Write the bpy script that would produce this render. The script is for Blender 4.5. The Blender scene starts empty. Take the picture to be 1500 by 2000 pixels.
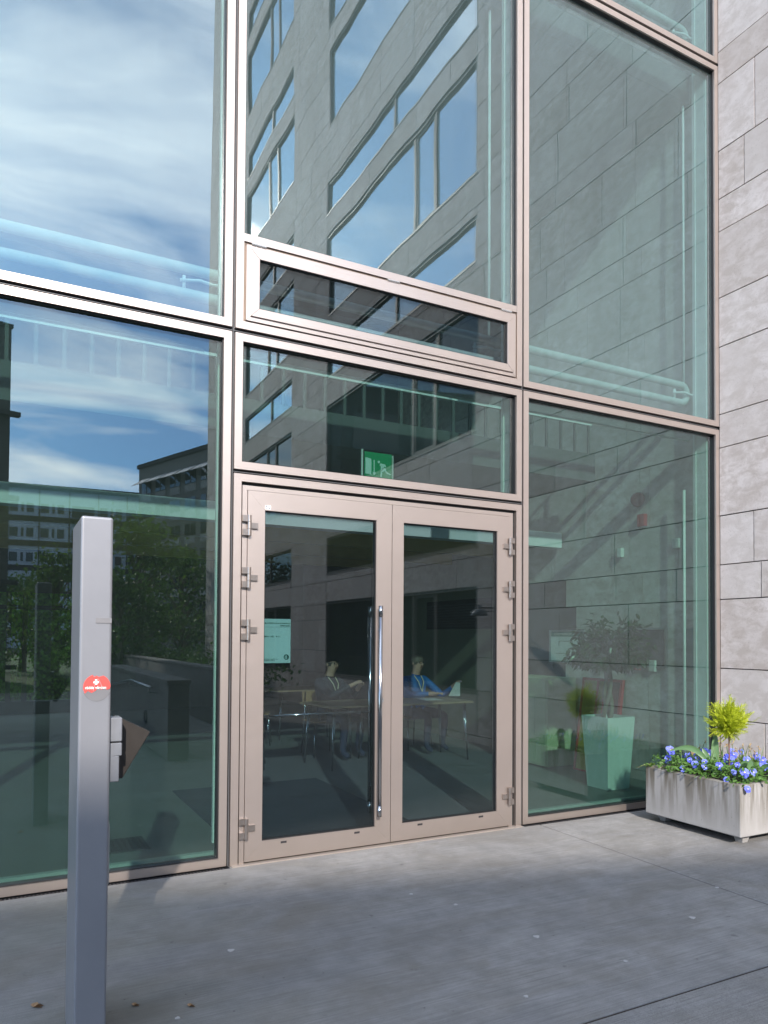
import bpy, bmesh, math, random
from mathutils import Vector, Matrix
random.seed(7)
D = bpy.data
SC = bpy.context.scene
COL = SC.collection
PI = math.pi

# ------------------------------------------------------------------ camera
cam_d = D.cameras.new('camera')
cam = D.objects.new('camera', cam_d)
COL.objects.link(cam)
cam_d.sensor_fit = 'HORIZONTAL'
cam_d.sensor_width = 24.0
cam_d.lens = 24.0 * 1432.65 / 1500.0
cam_d.shift_y = (1214.37 - 1000.0) / 1500.0
cam_d.clip_start = 0.05
cam_d.clip_end = 3000
r_ = Vector((0.8865733, -0.4625444, 0.0063615))
u_ = Vector((-0.0162290, -0.0173571, 0.9997176))
f_ = Vector((0.4623034, 0.8864262, 0.0228950))
M = Matrix.Identity(4)
for i in range(3):
    M[i][0], M[i][1], M[i][2] = r_[i], u_[i], -f_[i]
M.translation = Vector((0, -4.753, 1.5))
cam.matrix_world = M
SC.camera = cam

# ------------------------------------------------------------------ light
SUN_EL = math.radians(28.9)
TRAVEL = Vector((0.28 * math.cos(SUN_EL), 0.96 * math.cos(SUN_EL), -math.sin(SUN_EL))).normalized()
sun_d = D.lights.new('sun', 'SUN')
sun_d.energy = 4.2
sun_d.angle = math.radians(0.8)
sun_d.color = (1.0, 0.91, 0.82)
sun = D.objects.new('sun', sun_d)
COL.objects.link(sun)
sun.rotation_euler = TRAVEL.to_track_quat('-Z', 'Y').to_euler()
sun.location = (-6, -30, 20)

world = D.worlds.new('World')
SC.world = world
world.use_nodes = True
wt = world.node_tree
wt.nodes.clear()
def wn(t): return wt.nodes.new(t)
w_out = wn('ShaderNodeOutputWorld'); w_bg = wn('ShaderNodeBackground')
w_bg.inputs['Strength'].default_value = 0.15
sky = wn('ShaderNodeTexSky'); sky.sky_type = 'NISHITA'; sky.sun_disc = False
sky.sun_elevation = SUN_EL
sky.sun_rotation = math.radians(196)
sky.altitude = 50; sky.air_density = 1.0; sky.dust_density = 0.6; sky.ozone_density = 2.2
tc = wn('ShaderNodeTexCoord')
sep = wn('ShaderNodeSeparateXYZ'); wt.links.new(tc.outputs['Generated'], sep.inputs[0])
def wmath(op, a, b=None, clamp=False):
    n = wn('ShaderNodeMath'); n.operation = op; n.use_clamp = clamp
    for i, v in enumerate((a, b)):
        if v is None: continue
        if isinstance(v, (int, float)): n.inputs[i].default_value = v
        else: wt.links.new(v, n.inputs[i])
    return n.outputs[0]
zz = wmath('ADD', wmath('MAXIMUM', sep.outputs[2], 0.0), 0.22)
comb = wn('ShaderNodeCombineXYZ')
wt.links.new(wmath('DIVIDE', sep.outputs[0], zz), comb.inputs[0])
wt.links.new(wmath('DIVIDE', sep.outputs[1], zz), comb.inputs[1])
mp = wn('ShaderNodeMapping'); mp.inputs['Rotation'].default_value = (0, 0, 0.5)
mp.inputs['Scale'].default_value = (0.75, 1.7, 1.0); mp.inputs['Location'].default_value = (8.2, 7.7, 0.0)
wt.links.new(comb.outputs[0], mp.inputs['Vector'])
n1 = wn('ShaderNodeTexNoise'); n1.inputs['Scale'].default_value = 1.9; n1.inputs['Detail'].default_value = 9
n1.inputs['Roughness'].default_value = 0.52; n1.inputs['Distortion'].default_value = 0.45
wt.links.new(mp.outputs[0], n1.inputs['Vector'])
rmp = wn('ShaderNodeValToRGB'); wt.links.new(n1.outputs['Fac'], rmp.inputs[0])
rmp.color_ramp.elements[0].position = 0.44; rmp.color_ramp.elements[0].color = (0.10, 0.10, 0.10, 1)
rmp.color_ramp.elements[1].position = 0.70; rmp.color_ramp.elements[1].color = (1, 1, 1, 1)
tint = wn('ShaderNodeMix'); tint.data_type = 'RGBA'; tint.blend_type = 'MULTIPLY'
tint.inputs['Factor'].default_value = 1.0
wt.links.new(sky.outputs[0], tint.inputs['A']); tint.inputs['B'].default_value = (0.42, 0.86, 1.32, 1)
cm = wn('ShaderNodeMix'); cm.data_type = 'RGBA'
wt.links.new(rmp.outputs[0], cm.inputs['Factor'])
wt.links.new(tint.outputs['Result'], cm.inputs['A'])
cm.inputs['B'].default_value = (18.0, 18.6, 19.6, 1)
wt.links.new(cm.outputs['Result'], w_bg.inputs['Color'])
wt.links.new(w_bg.outputs[0], w_out.inputs[0])

SC.view_settings.view_transform = 'Standard'
SC.view_settings.look = 'None'
SC.view_settings.gamma = 1.0
SC.view_settings.exposure = 0.74
SC.view_settings.use_curve_mapping = False
cy = SC.cycles
cy.max_bounces = 12; cy.diffuse_bounces = 4; cy.glossy_bounces = 5; cy.transmission_bounces = 4
cy.transparent_max_bounces = 32
cy.caustics_reflective = False; cy.caustics_refractive = False
cy.sample_clamp_indirect = 6.0
cy.use_denoising = True
try: cy.denoiser = 'OPENIMAGEDENOISE'
except Exception: pass

# ------------------------------------------------------------------ mesh helper
class MB:
    def __init__(s): s.v = []; s.f = []; s.m = []
    def face(s, pts, m=0):
        b = len(s.v); s.v += [tuple(p) for p in pts]; s.f.append(tuple(range(b, b + len(pts)))); s.m.append(m)
    def box(s, x0, x1, y0, y1, z0, z1, m=0):
        b = len(s.v)
        s.v += [(x0,y0,z0),(x1,y0,z0),(x1,y1,z0),(x0,y1,z0),(x0,y0,z1),(x1,y0,z1),(x1,y1,z1),(x0,y1,z1)]
        for q in ((0,3,2,1),(4,5,6,7),(0,1,5,4),(1,2,6,5),(2,3,7,6),(3,0,4,7)):
            s.f.append(tuple(b + i for i in q)); s.m.append(m)
        return s
    def prism(s, pts, d, m=0):   # pts: closed 3d polygon, d: extrusion vector
        n = len(pts); b = len(s.v); d = Vector(d)
        s.v += [tuple(p) for p in pts] + [tuple(Vector(p) + d) for p in pts]
        s.f.append(tuple(b + i for i in range(n - 1, -1, -1))); s.m.append(m)
        s.f.append(tuple(b + n + i for i in range(n))); s.m.append(m)
        for i in range(n):
            j = (i + 1) % n
            s.f.append((b + i, b + j, b + n + j, b + n + i)); s.m.append(m)
        return s
    def tube(s, path, r, n=10, m=0, caps=True):
        path = [Vector(p) for p in path]; rings = []
        rr = r if isinstance(r, (list, tuple)) else [r] * len(path)
        up = Vector((0, 0, 1))
        prev = None
        for i, p in enumerate(path):
            a = path[max(0, i - 1)]; c = path[min(len(path) - 1, i + 1)]
            t = (c - a).normalized()
            if prev is None:
                x = t.cross(up)
                if x.length < 1e-3: x = t.cross(Vector((1, 0, 0)))
            else:
                x = prev - t * prev.dot(t)
                if x.length < 1e-4: x = t.cross(up)
            x.normalize(); prev = x; y = t.cross(x)
            b = len(s.v)
            for k in range(n):
                a_ = 2 * PI * k / n
                s.v.append(tuple(p + (x * math.cos(a_) + y * math.sin(a_)) * rr[i]))
            rings.append(b)
        for i in range(len(rings) - 1):
            for k in range(n):
                j = (k + 1) % n
                s.f.append((rings[i] + k, rings[i] + j, rings[i + 1] + j, rings[i + 1] + k)); s.m.append(m)
        if caps:
            s.f.append(tuple(rings[0] + k for k in range(n - 1, -1, -1))); s.m.append(m)
            s.f.append(tuple(rings[-1] + k for k in range(n))); s.m.append(m)
        return s
    def lathe(s, prof, c, n=20, m=0, axis='z'):   # prof: (r, h)
        b = len(s.v)
        for r, h in prof:
            for k in range(n):
                a = 2 * PI * k / n
                p = (r * math.cos(a), r * math.sin(a), h)
                if axis == 'y': p = (p[0], p[2], p[1])
                if axis == 'x': p = (p[2], p[0], p[1])
                s.v.append((c[0] + p[0], c[1] + p[1], c[2] + p[2]))
        for i in range(len(prof) - 1):
            for k in range(n):
                j = (k + 1) % n
                s.f.append((b + i * n + k, b + i * n + j, b + (i + 1) * n + j, b + (i + 1) * n + k)); s.m.append(m)
        return s
    def build(s, name, mats, parent=None, smooth=False, bevel=0, seg=1):
        me = D.meshes.new(name); me.from_pydata(s.v, [], s.f)
        if not isinstance(mats, (list, tuple)): mats = [mats]
        for x in mats: me.materials.append(x)
        if len(mats) > 1: me.polygons.foreach_set('material_index', s.m)
        if smooth: me.polygons.foreach_set('use_smooth', [True] * len(me.polygons))
        bm = bmesh.new(); bm.from_mesh(me)
        bmesh.ops.recalc_face_normals(bm, faces=bm.faces)
        if bevel:
            bmesh.ops.remove_doubles(bm, verts=bm.verts, dist=1e-5)
            es = [e for e in bm.edges if len(e.link_faces) == 2 and e.calc_face_angle(0) > 0.5]
            bmesh.ops.bevel(bm, geom=es, offset=bevel, segments=seg, affect='EDGES', profile=0.5, clamp_overlap=True)
        bm.to_mesh(me); bm.free()
        o = D.objects.new(name, me); COL.objects.link(o)
        if parent: o.parent = parent
        return o

def tag(o, label=None, cat=None, group=None, kind=None):
    if label: o['label'] = label
    if cat: o['category'] = cat
    if group: o['group'] = group
    if kind: o['kind'] = kind
    return o
def empty(name, loc=(0, 0, 0), label=None, cat=None, group=None, kind=None, rz=0):
    o = D.objects.new(name, None); COL.objects.link(o); o.location = loc; o.rotation_euler = (0, 0, rz)
    o.empty_display_size = 0.1
    return tag(o, label, cat, group, kind)
def dup(root, loc=None, rz=None, label=None):
    r = root.copy(); COL.objects.link(r)
    if loc is not None: r.location = loc
    if rz is not None: r.rotation_euler = (0, 0, rz)
    if label: r['label'] = label
    for ch in list(root.children):
        c = ch.copy(); COL.objects.link(c); c.parent = r
        for g in ch.children:
            d = g.copy(); COL.objects.link(d); d.parent = c
    return r

# ------------------------------------------------------------------ materials
def base(name, color, rough=0.6, metal=0.0, ior=1.45, **kw):
    m = D.materials.new(name); m.use_nodes = True
    b = m.node_tree.nodes['Principled BSDF']
    b.inputs['Base Color'].default_value = (*color, 1)
    b.inputs['Roughness'].default_value = rough
    b.inputs['Metallic'].default_value = metal
    b.inputs['IOR'].default_value = ior
    for k, v in kw.items(): b.inputs[k].default_value = v
    return m, m.node_tree, b
def nd(nt, t, **kw):
    n = nt.nodes.new(t)
    for k, v in kw.items(): setattr(n, k, v)
    return n
def noise(nt, vec, scale, detail=4, rough=0.55, dist=0.0):
    n = nd(nt, 'ShaderNodeTexNoise'); n.inputs['Scale'].default_value = scale; n.inputs['Detail'].default_value = detail
    n.inputs['Roughness'].default_value = rough; n.inputs['Distortion'].default_value = dist
    if vec: nt.links.new(vec, n.inputs['Vector'])
    return n.outputs['Fac']
def ramp(nt, fac, stops):
    n = nd(nt, 'ShaderNodeValToRGB'); nt.links.new(fac, n.inputs[0])
    cr = n.color_ramp
    while len(cr.elements) < len(stops): cr.elements.new(0.5)
    for e, (p, c) in zip(cr.elements, stops):
        e.position = p; e.color = (*c, 1) if not isinstance(c, (int, float)) else (c, c, c, 1)
    return n.outputs[0]
def mixc(nt, fac, a, b, mode='MIX'):
    n = nd(nt, 'ShaderNodeMix', data_type='RGBA', blend_type=mode)
    for k, v in (('Factor', fac), ('A', a), ('B', b)):
        if isinstance(v, (int, float)): n.inputs[k].default_value = v if k == 'Factor' else (v, v, v, 1)
        elif isinstance(v, tuple): n.inputs[k].default_value = (*v, 1)
        else: nt.links.new(v, n.inputs[k])
    return n.outputs['Result']
def mth(nt, op, a, b=0.0, clamp=False):
    n = nd(nt, 'ShaderNodeMath', operation=op, use_clamp=clamp)
    for i, v in enumerate((a, b)):
        if isinstance(v, (int, float)): n.inputs[i].default_value = v
        else: nt.links.new(v, n.inputs[i])
    return n.outputs[0]
def pos(nt): return nd(nt, 'ShaderNodeNewGeometry').outputs['Position']
def mapping(nt, vec, scale=(1, 1, 1), loc=(0, 0, 0)):
    n = nd(nt, 'ShaderNodeMapping'); n.inputs['Scale'].default_value = scale; n.inputs['Location'].default_value = loc
    nt.links.new(vec, n.inputs['Vector']); return n.outputs[0]
def bump(nt, b, h, strength=0.3, dist=0.01):
    n = nd(nt, 'ShaderNodeBump'); n.inputs['Strength'].default_value = strength; n.inputs['Distance'].default_value = dist
    nt.links.new(h, n.inputs['Height']); nt.links.new(n.outputs[0], b.inputs['Normal'])
def setc(nt, b, c): nt.links.new(c, b.inputs['Base Color'])

def simple(name, color, rough=0.6, metal=0.0, var=0.12, scale=30, **kw):
    m, nt, b = base(name, color, rough, metal, **kw)
    n = noise(nt, pos(nt), scale, 5)
    setc(nt, b, mixc(nt, n, tuple(c * (1 - var) for c in color), tuple(min(1, c * (1 + var)) for c in color)))
    r = mth(nt, 'MULTIPLY_ADD', n, 0.12); nt.nodes[-1].inputs[2].default_value = max(0.02, rough - 0.06)
    nt.links.new(r, b.inputs['Roughness'])
    return m

def make_stone(name, dark=1.0):
    m, nt, b = base(name, (0.4, 0.37, 0.35), 0.75)
    P = pos(nt)
    oi = nd(nt, 'ShaderNodeObjectInfo').outputs['Random']
    ri = nd(nt, 'ShaderNodeNewGeometry').outputs['Random Per Island']
    rr = mth(nt, 'FRACT', mth(nt, 'ADD', mth(nt, 'MULTIPLY', oi, 7.3), ri))
    off = nd(nt, 'ShaderNodeCombineXYZ'); nt.links.new(mth(nt, 'MULTIPLY', rr, 37.0), off.inputs[0]); nt.links.new(mth(nt, 'MULTIPLY', rr, 91.0), off.inputs[2])
    vm = nd(nt, 'ShaderNodeVectorMath', operation='ADD'); nt.links.new(P, vm.inputs[0]); nt.links.new(off.outputs[0], vm.inputs[1])
    V = vm.outputs[0]
    big = noise(nt, V, 1.6, 6, 0.6, 0.6)
    mid = noise(nt, mapping(nt, V, (1, 1, 1.6)), 7, 8, 0.65, 0.4)
    fine = noise(nt, V, 60, 6, 0.7)
    c = mixc(nt, ramp(nt, big, [(0.35, 0), (0.65, 1)]), (0.56*dark, 0.50*dark, 0.47*dark), (0.72*dark, 0.66*dark, 0.635*dark))
    c = mixc(nt, ramp(nt, mid, [(0.40, 1), (0.60, 0)]), c, (0.46*dark, 0.395*dark, 0.355*dark)); c = mixc(nt, ramp(nt, noise(nt, V, 2.3, 7, .7, .3), [(0.58, 0), (0.72, .5)]), c, (0.38*dark, 0.31*dark, 0.27*dark))
    c = mixc(nt, mth(nt, 'MULTIPLY', rr, 0.55), c, (0.66*dark, 0.62*dark, 0.60*dark)); c = mixc(nt, ramp(nt, mth(nt, 'FRACT', mth(nt, 'MULTIPLY', rr, 5.7)), [(.55, 0), (1.0, .42)]), c, (0.40*dark, 0.35*dark, 0.315*dark))
    # pits of the travertine, gathered in patches
    vor = nd(nt, 'ShaderNodeTexVoronoi', feature='F1'); vor.inputs['Scale'].default_value = 60
    nt.links.new(mapping(nt, V, (1, 1.0, 1.4)), vor.inputs['Vector'])
    patch = ramp(nt, noise(nt, V, 3.5, 4, 0.6), [(0.42, 0), (0.56, 1)])
    pit = mth(nt, 'MULTIPLY', ramp(nt, vor.outputs['Distance'], [(0.0, 1), (0.30, 0)]), patch)
    pit = mth(nt, 'MULTIPLY', pit, ramp(nt, fine, [(0.45, 0), (0.6, 1)]))
    c = mixc(nt, mth(nt, 'MULTIPLY', pit, 0.95), c, (0.17*dark, 0.14*dark, 0.12*dark))
    sp = nd(nt, 'ShaderNodeTexVoronoi'); sp.inputs['Scale'].default_value = 22
    nt.links.new(V, sp.inputs['Vector'])
    dots = ramp(nt, sp.outputs['Distance'], [(0.03, 1), (0.07, 0)])
    c = mixc(nt, mth(nt, 'MULTIPLY', dots, 0.85), c, (0.12, 0.10, 0.09))
    c = mixc(nt, mth(nt, 'MULTIPLY', fine, 0.25), c, (0.33*dark, 0.31*dark, 0.30*dark))
    setc(nt, b, c)
    h = mth(nt, 'ADD', mth(nt, 'MULTIPLY', mid, 0.4), mth(nt, 'SUBTRACT', mth(nt, 'MULTIPLY', fine, 0.25), pit))
    bump(nt, b, h, 0.45, 0.004)
    return m
stone = make_stone('travertine_stone')

def make_pavement():
    m, nt, b = base('brushed_concrete', (0.15, 0.15, 0.15), 0.85)
    P = pos(nt)
    big = noise(nt, mapping(nt, P, (0.5, 0.9, 1)), 1.3, 6, 0.6, 0.5)
    mid = noise(nt, P, 6, 8, 0.65)
    # brushed grooves run almost along x
    br = noise(nt, mapping(nt, P, (2.2, 120, 1)), 1.0, 6, 0.8)
    fine = noise(nt, P, 320, 3, 0.6)
    c = mixc(nt, ramp(nt, big, [(0.3, 0), (0.7, 1)]), (0.265, 0.262, 0.258), (0.39, 0.383, 0.372))
    c = mixc(nt, ramp(nt, mid, [(0.35, 0.55), (0.65, 0)]), c, (0.17, 0.168, 0.165))
    c = mixc(nt, ramp(nt, br, [(0.36, 0.62), (0.56, 0)]), c, (0.135, 0.133, 0.13))
    c = mixc(nt, ramp(nt, fine, [(0.36, 0.7), (0.5, 0)]), c, (0.08, 0.08, 0.08))
    c = mixc(nt, ramp(nt, fine, [(0.62, 0), (0.75, 0.5)]), c, (0.25, 0.245, 0.24))
    wv_ = noise(nt, mapping(nt, P, (1.6, 42, 1), (2, 0, 0)), 1.0, 6, 0.8)
    c = mixc(nt, ramp(nt, wv_, [(0.36, 0.22), (0.52, 0)]), c, (0.15, 0.148, 0.144))
    # tone shifts to warm grey beside the doorstep, greenish algae beside the glazing
    s = nd(nt, 'ShaderNodeSeparateXYZ'); nt.links.new(P, s.inputs[0])
    near = mth(nt, 'MULTIPLY', ramp(nt, mth(nt, 'ADD', s.outputs[1], mth(nt, 'MULTIPLY', mid, 0.25)), [(-0.0, 0), (0.16, 1)]), 0.35)
    c = mixc(nt, near, c, (0.24, 0.225, 0.21))
    alg = mth(nt, 'MULTIPLY', ramp(nt, mth(nt, 'ADD', mth(nt, 'MULTIPLY', s.outputs[0], -0.5), 1.0), [(0.15, 0), (0.7, 1)]), ramp(nt, big, [(0.4, 0), (0.6, 0.5)]))
    c = mixc(nt, alg, c, (0.15, 0.153, 0.125))
    c = mixc(nt, ramp(nt, noise(nt, mapping(nt, P, (.7, 1.3, 1), (5, 2, 0)), 2.1, 8, .7, .6), [(.45, 0), (.68, .55)]), c, (.155, .14, .115))
    crack = nd(nt, 'ShaderNodeTexVoronoi', feature='F1'); crack.inputs['Scale'].default_value = 9; nt.links.new(P, crack.inputs['Vector'])
    c = mixc(nt, ramp(nt, crack.outputs['Distance'], [(.025, .8), (.05, 0)]), c, (.06, .055, .05))
    dk = ramp(nt, noise(nt, mapping(nt, P, (1, 1, 1), (3, 1, 0)), 14, 3, 0.5), [(0.70, 0), (0.76, 0.5)])
    c = mixc(nt, dk, c, (0.07, 0.068, 0.066))
    setc(nt, b, c)
    bump(nt, b, mth(nt, 'ADD', mth(nt, 'MULTIPLY', br, 1.0), mth(nt, 'MULTIPLY', fine, 0.6)), 0.5, 0.003)
    return m
pave = make_pavement()

def make_bronze():
    m, nt, b = base('champagne_anodised_aluminium', (0.62, 0.52, 0.455), 0.4, 0.85)
    P = pos(nt)
    st = noise(nt, mapping(nt, P, (3, 3, 90)), 1.5, 3, 0.5)
    bl = noise(nt, P, 2.2, 5, 0.6)
    c = mixc(nt, bl, (0.50, 0.425, 0.385), (0.575, 0.495, 0.45))
    s = nd(nt, 'ShaderNodeSeparateXYZ'); nt.links.new(P, s.inputs[0])
    dirt = mth(nt, 'MULTIPLY', ramp(nt, mth(nt, 'ADD', s.outputs[2], mth(nt, 'MULTIPLY', bl, 0.2)), [(0.1, 0.45), (0.35, 0)]), 1.0)
    c = mixc(nt, dirt, c, (0.34, 0.29, 0.25))
    setc(nt, b, c)
    r = mth(nt, 'ADD', mth(nt, 'MULTIPLY', st, 0.10), 0.33); nt.links.new(r, b.inputs['Roughness'])
    bump(nt, b, noise(nt, mapping(nt, P, (1.2, 1, 1.2)), 1.2, 2, 0.4), 0.12, 0.02)
    return m
bronze = make_bronze()
bronze2 = simple('bronze_hinge_metal', (0.40, 0.35, 0.32), 0.3, 0.9, 0.04)
gasket = simple('black_rubber', (0.012, 0.012, 0.014), 0.45, 0, 0.2, 60)
steel = simple('polished_steel', (0.36, 0.37, 0.39), 0.14, 1.0, 0.03)
steel_dull = simple('brushed_steel', (0.5, 0.51, 0.52), 0.35, 1.0, 0.05)
white_paint = simple('white_paint', (0.78, 0.79, 0.76), 0.5, 0, 0.04)
grey_dark = simple('dark_grey_paint', (0.05, 0.052, 0.056), 0.5)
plastic_white = simple('white_plastic', (0.72, 0.73, 0.70), 0.4)
red_paint = simple('red_paint', (0.42, 0.03, 0.025), 0.35)
wood = simple('warm_wood', (0.36, 0.22, 0.10), 0.5, 0, 0.25, 9)
wood_pale = simple('birch_veneer', (0.30, 0.22, 0.13), 0.4, 0, 0.15, 12)
soil = simple('dark_soil', (0.03, 0.022, 0.016), 0.95, 0, 0.5, 60)

def make_glass(name, r0, tintc, wav=0.0, wscale=0.6, seedv=0.0, film=0.004):
    m = D.materials.new(name); m.use_nodes = True; nt = m.node_tree; nt.nodes.clear()
    out = nd(nt, 'ShaderNodeOutputMaterial'); mix = nd(nt, 'ShaderNodeMixShader')
    tr = nd(nt, 'ShaderNodeBsdfTransparent'); gl = nd(nt, 'ShaderNodeBsdfGlossy')
    tr.inputs[0].default_value = (*tintc, 1); gl.inputs['Roughness'].default_value = 0.0
    gl.inputs['Color'].default_value = (0.94, 0.98, 1.0, 1)
    lw = nd(nt, 'ShaderNodeLayerWeight'); lw.inputs['Blend'].default_value = 0.5
    p = mth(nt, 'POWER', lw.outputs['Facing'], 4.0)
    fac = mth(nt, 'ADD', mth(nt, 'MULTIPLY', p, 1 - r0), r0, True)
    nt.links.new(fac, mix.inputs[0]); nt.links.new(tr.outputs[0], mix.inputs[1]); nt.links.new(gl.outputs[0], mix.inputs[2])
    if wav:
        bn = nd(nt, 'ShaderNodeBump'); bn.inputs['Strength'].default_value = 1.0; bn.inputs['Distance'].default_value = wav
        h = noise(nt, mapping(nt, pos(nt), (1, 1, 0.55), (seedv, 0, seedv)), wscale, 1.5, 0.4)
        nt.links.new(h, bn.inputs['Height']); nt.links.new(bn.outputs[0], gl.inputs['Normal'])
    # thin dust and dried water marks; on upper panes film paints pale haze too
    df = nd(nt, 'ShaderNodeBsdfDiffuse'); df.inputs[0].default_value = (.50, .66, .66, 1)
    sm = noise(nt, mapping(nt, pos(nt), (1.6, 1, .35), (seedv, 2, 0)), 2.2, 7, .7, .8)
    dr = noise(nt, mapping(nt, pos(nt), (40, 1, 1.2)), 1.0, 5, .65)
    fm = mth(nt, 'MULTIPLY', mth(nt, 'ADD', mth(nt, 'MULTIPLY', sm, 1.1), mth(nt, 'MULTIPLY', dr, .9)), film, True)
    m2 = nd(nt, 'ShaderNodeMixShader'); nt.links.new(fm, m2.inputs[0]); nt.links.new(mix.outputs[0], m2.inputs[1]); nt.links.new(df.outputs[0], m2.inputs[2])
    nt.links.new(m2.outputs[0], out.inputs[0])
    return m
G_TINT = (0.74, 0.88, 0.83)
glass_low = make_glass('clear_insulating_glass', 0.105, (0.60, 0.73, 0.70), 0.00015, 1.6, 0.0, 0.006)
glass_up = make_glass('coated_insulating_glass', 0.135, (0.66, 0.78, 0.78), 0.0014, 1.9, 3.0, 0.045)
glass_door = make_glass('door_glass', 0.055, (0.60, 0.68, 0.70), 0.00006, 1.5)
def make_far_glass():
    m, nt, b = base('dark_window_glass', (0.012, 0.02, 0.022), 0.02, 0, 1.9)
    return m
far_glass = make_far_glass()

# ------------------------------------------------------------------ ground
paving = tag(empty('pavement'), kind='structure')
gbed = MB().box(-150, 150, -220, -0.035, -0.30, -0.0705).build('paving_bed', soil, paving)
jf = MB().box(-30, 6.1, -2.552, -2.528, -0.0704, -0.007)
for v_ in (-0.9, 3.9):
    for (a_, b_) in ((-16.9, -2.5525), (-2.5275, -0.036)): jf.box(v_ - .012, v_ + .012, a_, b_, -0.0704, -0.005)
jf.build('joint_fill', soil, paving)
xs = [-30, -20.1, -15.3, -10.5, -5.7, -0.9, 3.9, 6.10]
ys = [-0.035, -2.54, -7.3, -12.1, -16.9]
for i in range(len(xs) - 1):
    for j in range(len(ys) - 1):
        MB().box(xs[i] + .007, xs[i+1] - .007, ys[j+1] + .0055, ys[j] - (.0055 if j else .0), -0.07, 0.0 + (0 if (i + j) % 2 else -0.0015)).build('paving_slab', pave, paving, bevel=0.004)
# beyond the court the ground goes on as lawn and road
grass = simple('short_lawn', (0.045, 0.085, 0.02), 0.9, 0, 0.4, 8)
asph = simple('asphalt', (0.05, 0.05, 0.052), 0.9, 0, 0.2, 20)
tag(MB().box(-140, 140, -60, -16.95, -0.10, -0.006).build('lawn', grass), kind='structure')
tag(MB().box(-150, 150, -215, -60.02, -0.08, -0.004).build('road', asph), kind='structure')
tag(MB().box(6.6, 140, -16.94, -16.90, -0.10, -0.006).build('kerb_strip', pave), kind='structure')
tag(MB().box(-900, 900, -900, 900, -0.5, -0.35).build('far_ground', grass), kind='structure')

# ------------------------------------------------------------------ glazed facade
X = dict(La=1.327, La_in=1.275, Lb=1.351, Lb_in=1.403, Fa=1.411, Le=1.447, Lg=1.566, Lg2=2.411, Sp=2.54, Rg1=2.638,
         Rg2=3.49, Re=3.609, Fb=3.649, Ma_in=3.682, Ma=3.735, Mb=3.753, Mb_in=3.806, Wi=6.071, W=6.121)
fac = empty('glass_facade', (2.5, 0, 0), 'tall glazed entrance front with champagne metal frames beside the stone wall', 'glass facade')
FP = -2.5
def fmb(mb, name, mats, parent=None, **k):
    """parts of the facade: shift into the facade's own space"""
    mb.v = [(v[0] + FP, v[1], v[2]) for v in mb.v]
    return mb.build(name, mats, parent or fac, **k)
def ring(mb, x0, x1, z0, z1, a, y0, y1, m=0, b=None, gap=0.0006):
    """mitred four-piece frame; a = rail width (b = bottom rail)"""
    b = a if b is None else b
    g = gap
    P = [((x0, z0), (x1, z0), (x1 - a, z0 + b), (x0 + a, z0 + b)),
         ((x0, z1), (x0 + a, z1 - a), (x1 - a, z1 - a), (x1, z1)),
         ((x0, z0 + g), (x0 + a, z0 + b + g), (x0 + a, z1 - a - g), (x0, z1 - g)),
         ((x1, z0 + g), (x1, z1 - g), (x1 - a, z1 - a - g), (x1 - a, z0 + b + g))]
    for p in P: mb.prism([(q[0], y0, q[1]) for q in p], (0, y1 - y0, 0), m)
    return mb
def pane(x0, x1, z0, z1, mat, parent, y=0.040, t=0.024):
    return fmb(MB().box(x0, x1, y, y + t, z0, z1), 'glass_pane', mat, parent)
def window(x0, x1, z0, z1, mat, a=0.052, d=0.085):
    w = fmb(ring(MB(), x0, x1, z0, z1, a, 0.0, d), 'window_frame', bronze)
    fmb(ring(MB(), x0 + a, x1 - a, z0 + a, z1 - a, 0.007, 0.016, d), 'gasket', gasket, w)
    o = pane(x0 + a + .001, x1 - a - .001, z0 + a + .001, z1 - a - .001, mat, w)
    return w
rows = [(0.007, 3.535), (3.567, 7.111), (7.14, 10.70)]
bays = [(-3.473, -1.097), (-1.073, 1.327), (1.351, 3.735), (3.753, 6.121)]
for bi, (x0, x1) in enumerate(bays):
    for ri, (z0, z1) in enumerate(rows):
        if bi == 2 and ri < 2: continue
        window(x0, x1, z0, z1, glass_low if ri == 0 else glass_up)
# dark joints between the frames, with a thin gasket ridge
j = MB()
for x in (-1.085, 1.339, 3.744):
    j.box(x - .013, x + .013, 0.022, 0.085, 0.0, 10.7); 
j.box(-3.5, 6.121, 0.024, 0.085, 3.533, 3.569); j.box(-3.5, 6.121, 0.024, 0.085, 7.109, 7.142); j.box(1.352, 3.734, 0.024, 0.085, 2.590, 2.624)
fmb(j, 'joint_seal', gasket)
j = MB()
for x in (-1.083, 1.341, 3.745): j.box(x - .002, x + .003, 0.012, 0.0215, 0.0, 10.7)
for z, xa, xb in ((3.549, -3.5, 6.121), (7.124, -3.5, 6.121), (2.605, 1.352, 3.734)): j.box(xa, xb, 0.014, 0.0235, z - .002, z + .0025)
fmb(j, 'joint_ridge', simple('seal_ridge', (0.10, 0.10, 0.105), 0.35))
# transom light above the door
window(X['Lb'], X['Ma'], 2.622, 3.535, glass_low)
# upper middle window with the hopper below
up = fmb(ring(MB(), X['Lb'], X['Ma'], 3.567, 7.111, 0.052, 0.0, 0.085), 'window_frame', bronze)
fmb(MB().box(X['Lb_in'] + .0005, X['Ma_in'] - .0005, 0.001, 0.084, 4.164, 4.216), 'transom_rail', bronze, up)
pane(X['Lb_in'] + .001, X['Ma_in'] - .001, 4.217, 7.058, glass_up, up)
fmb(ring(MB(), X['Lb_in'], X['Ma_in'], 4.2165, 7.059, 0.006, 0.016, 0.085), 'gasket', gasket, up)
fmb(MB().box(X['Lb_in'], X['Ma_in'], 0.03, 0.084, 4.12, 4.1635), 'shadow_gap', gasket, up)
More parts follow.
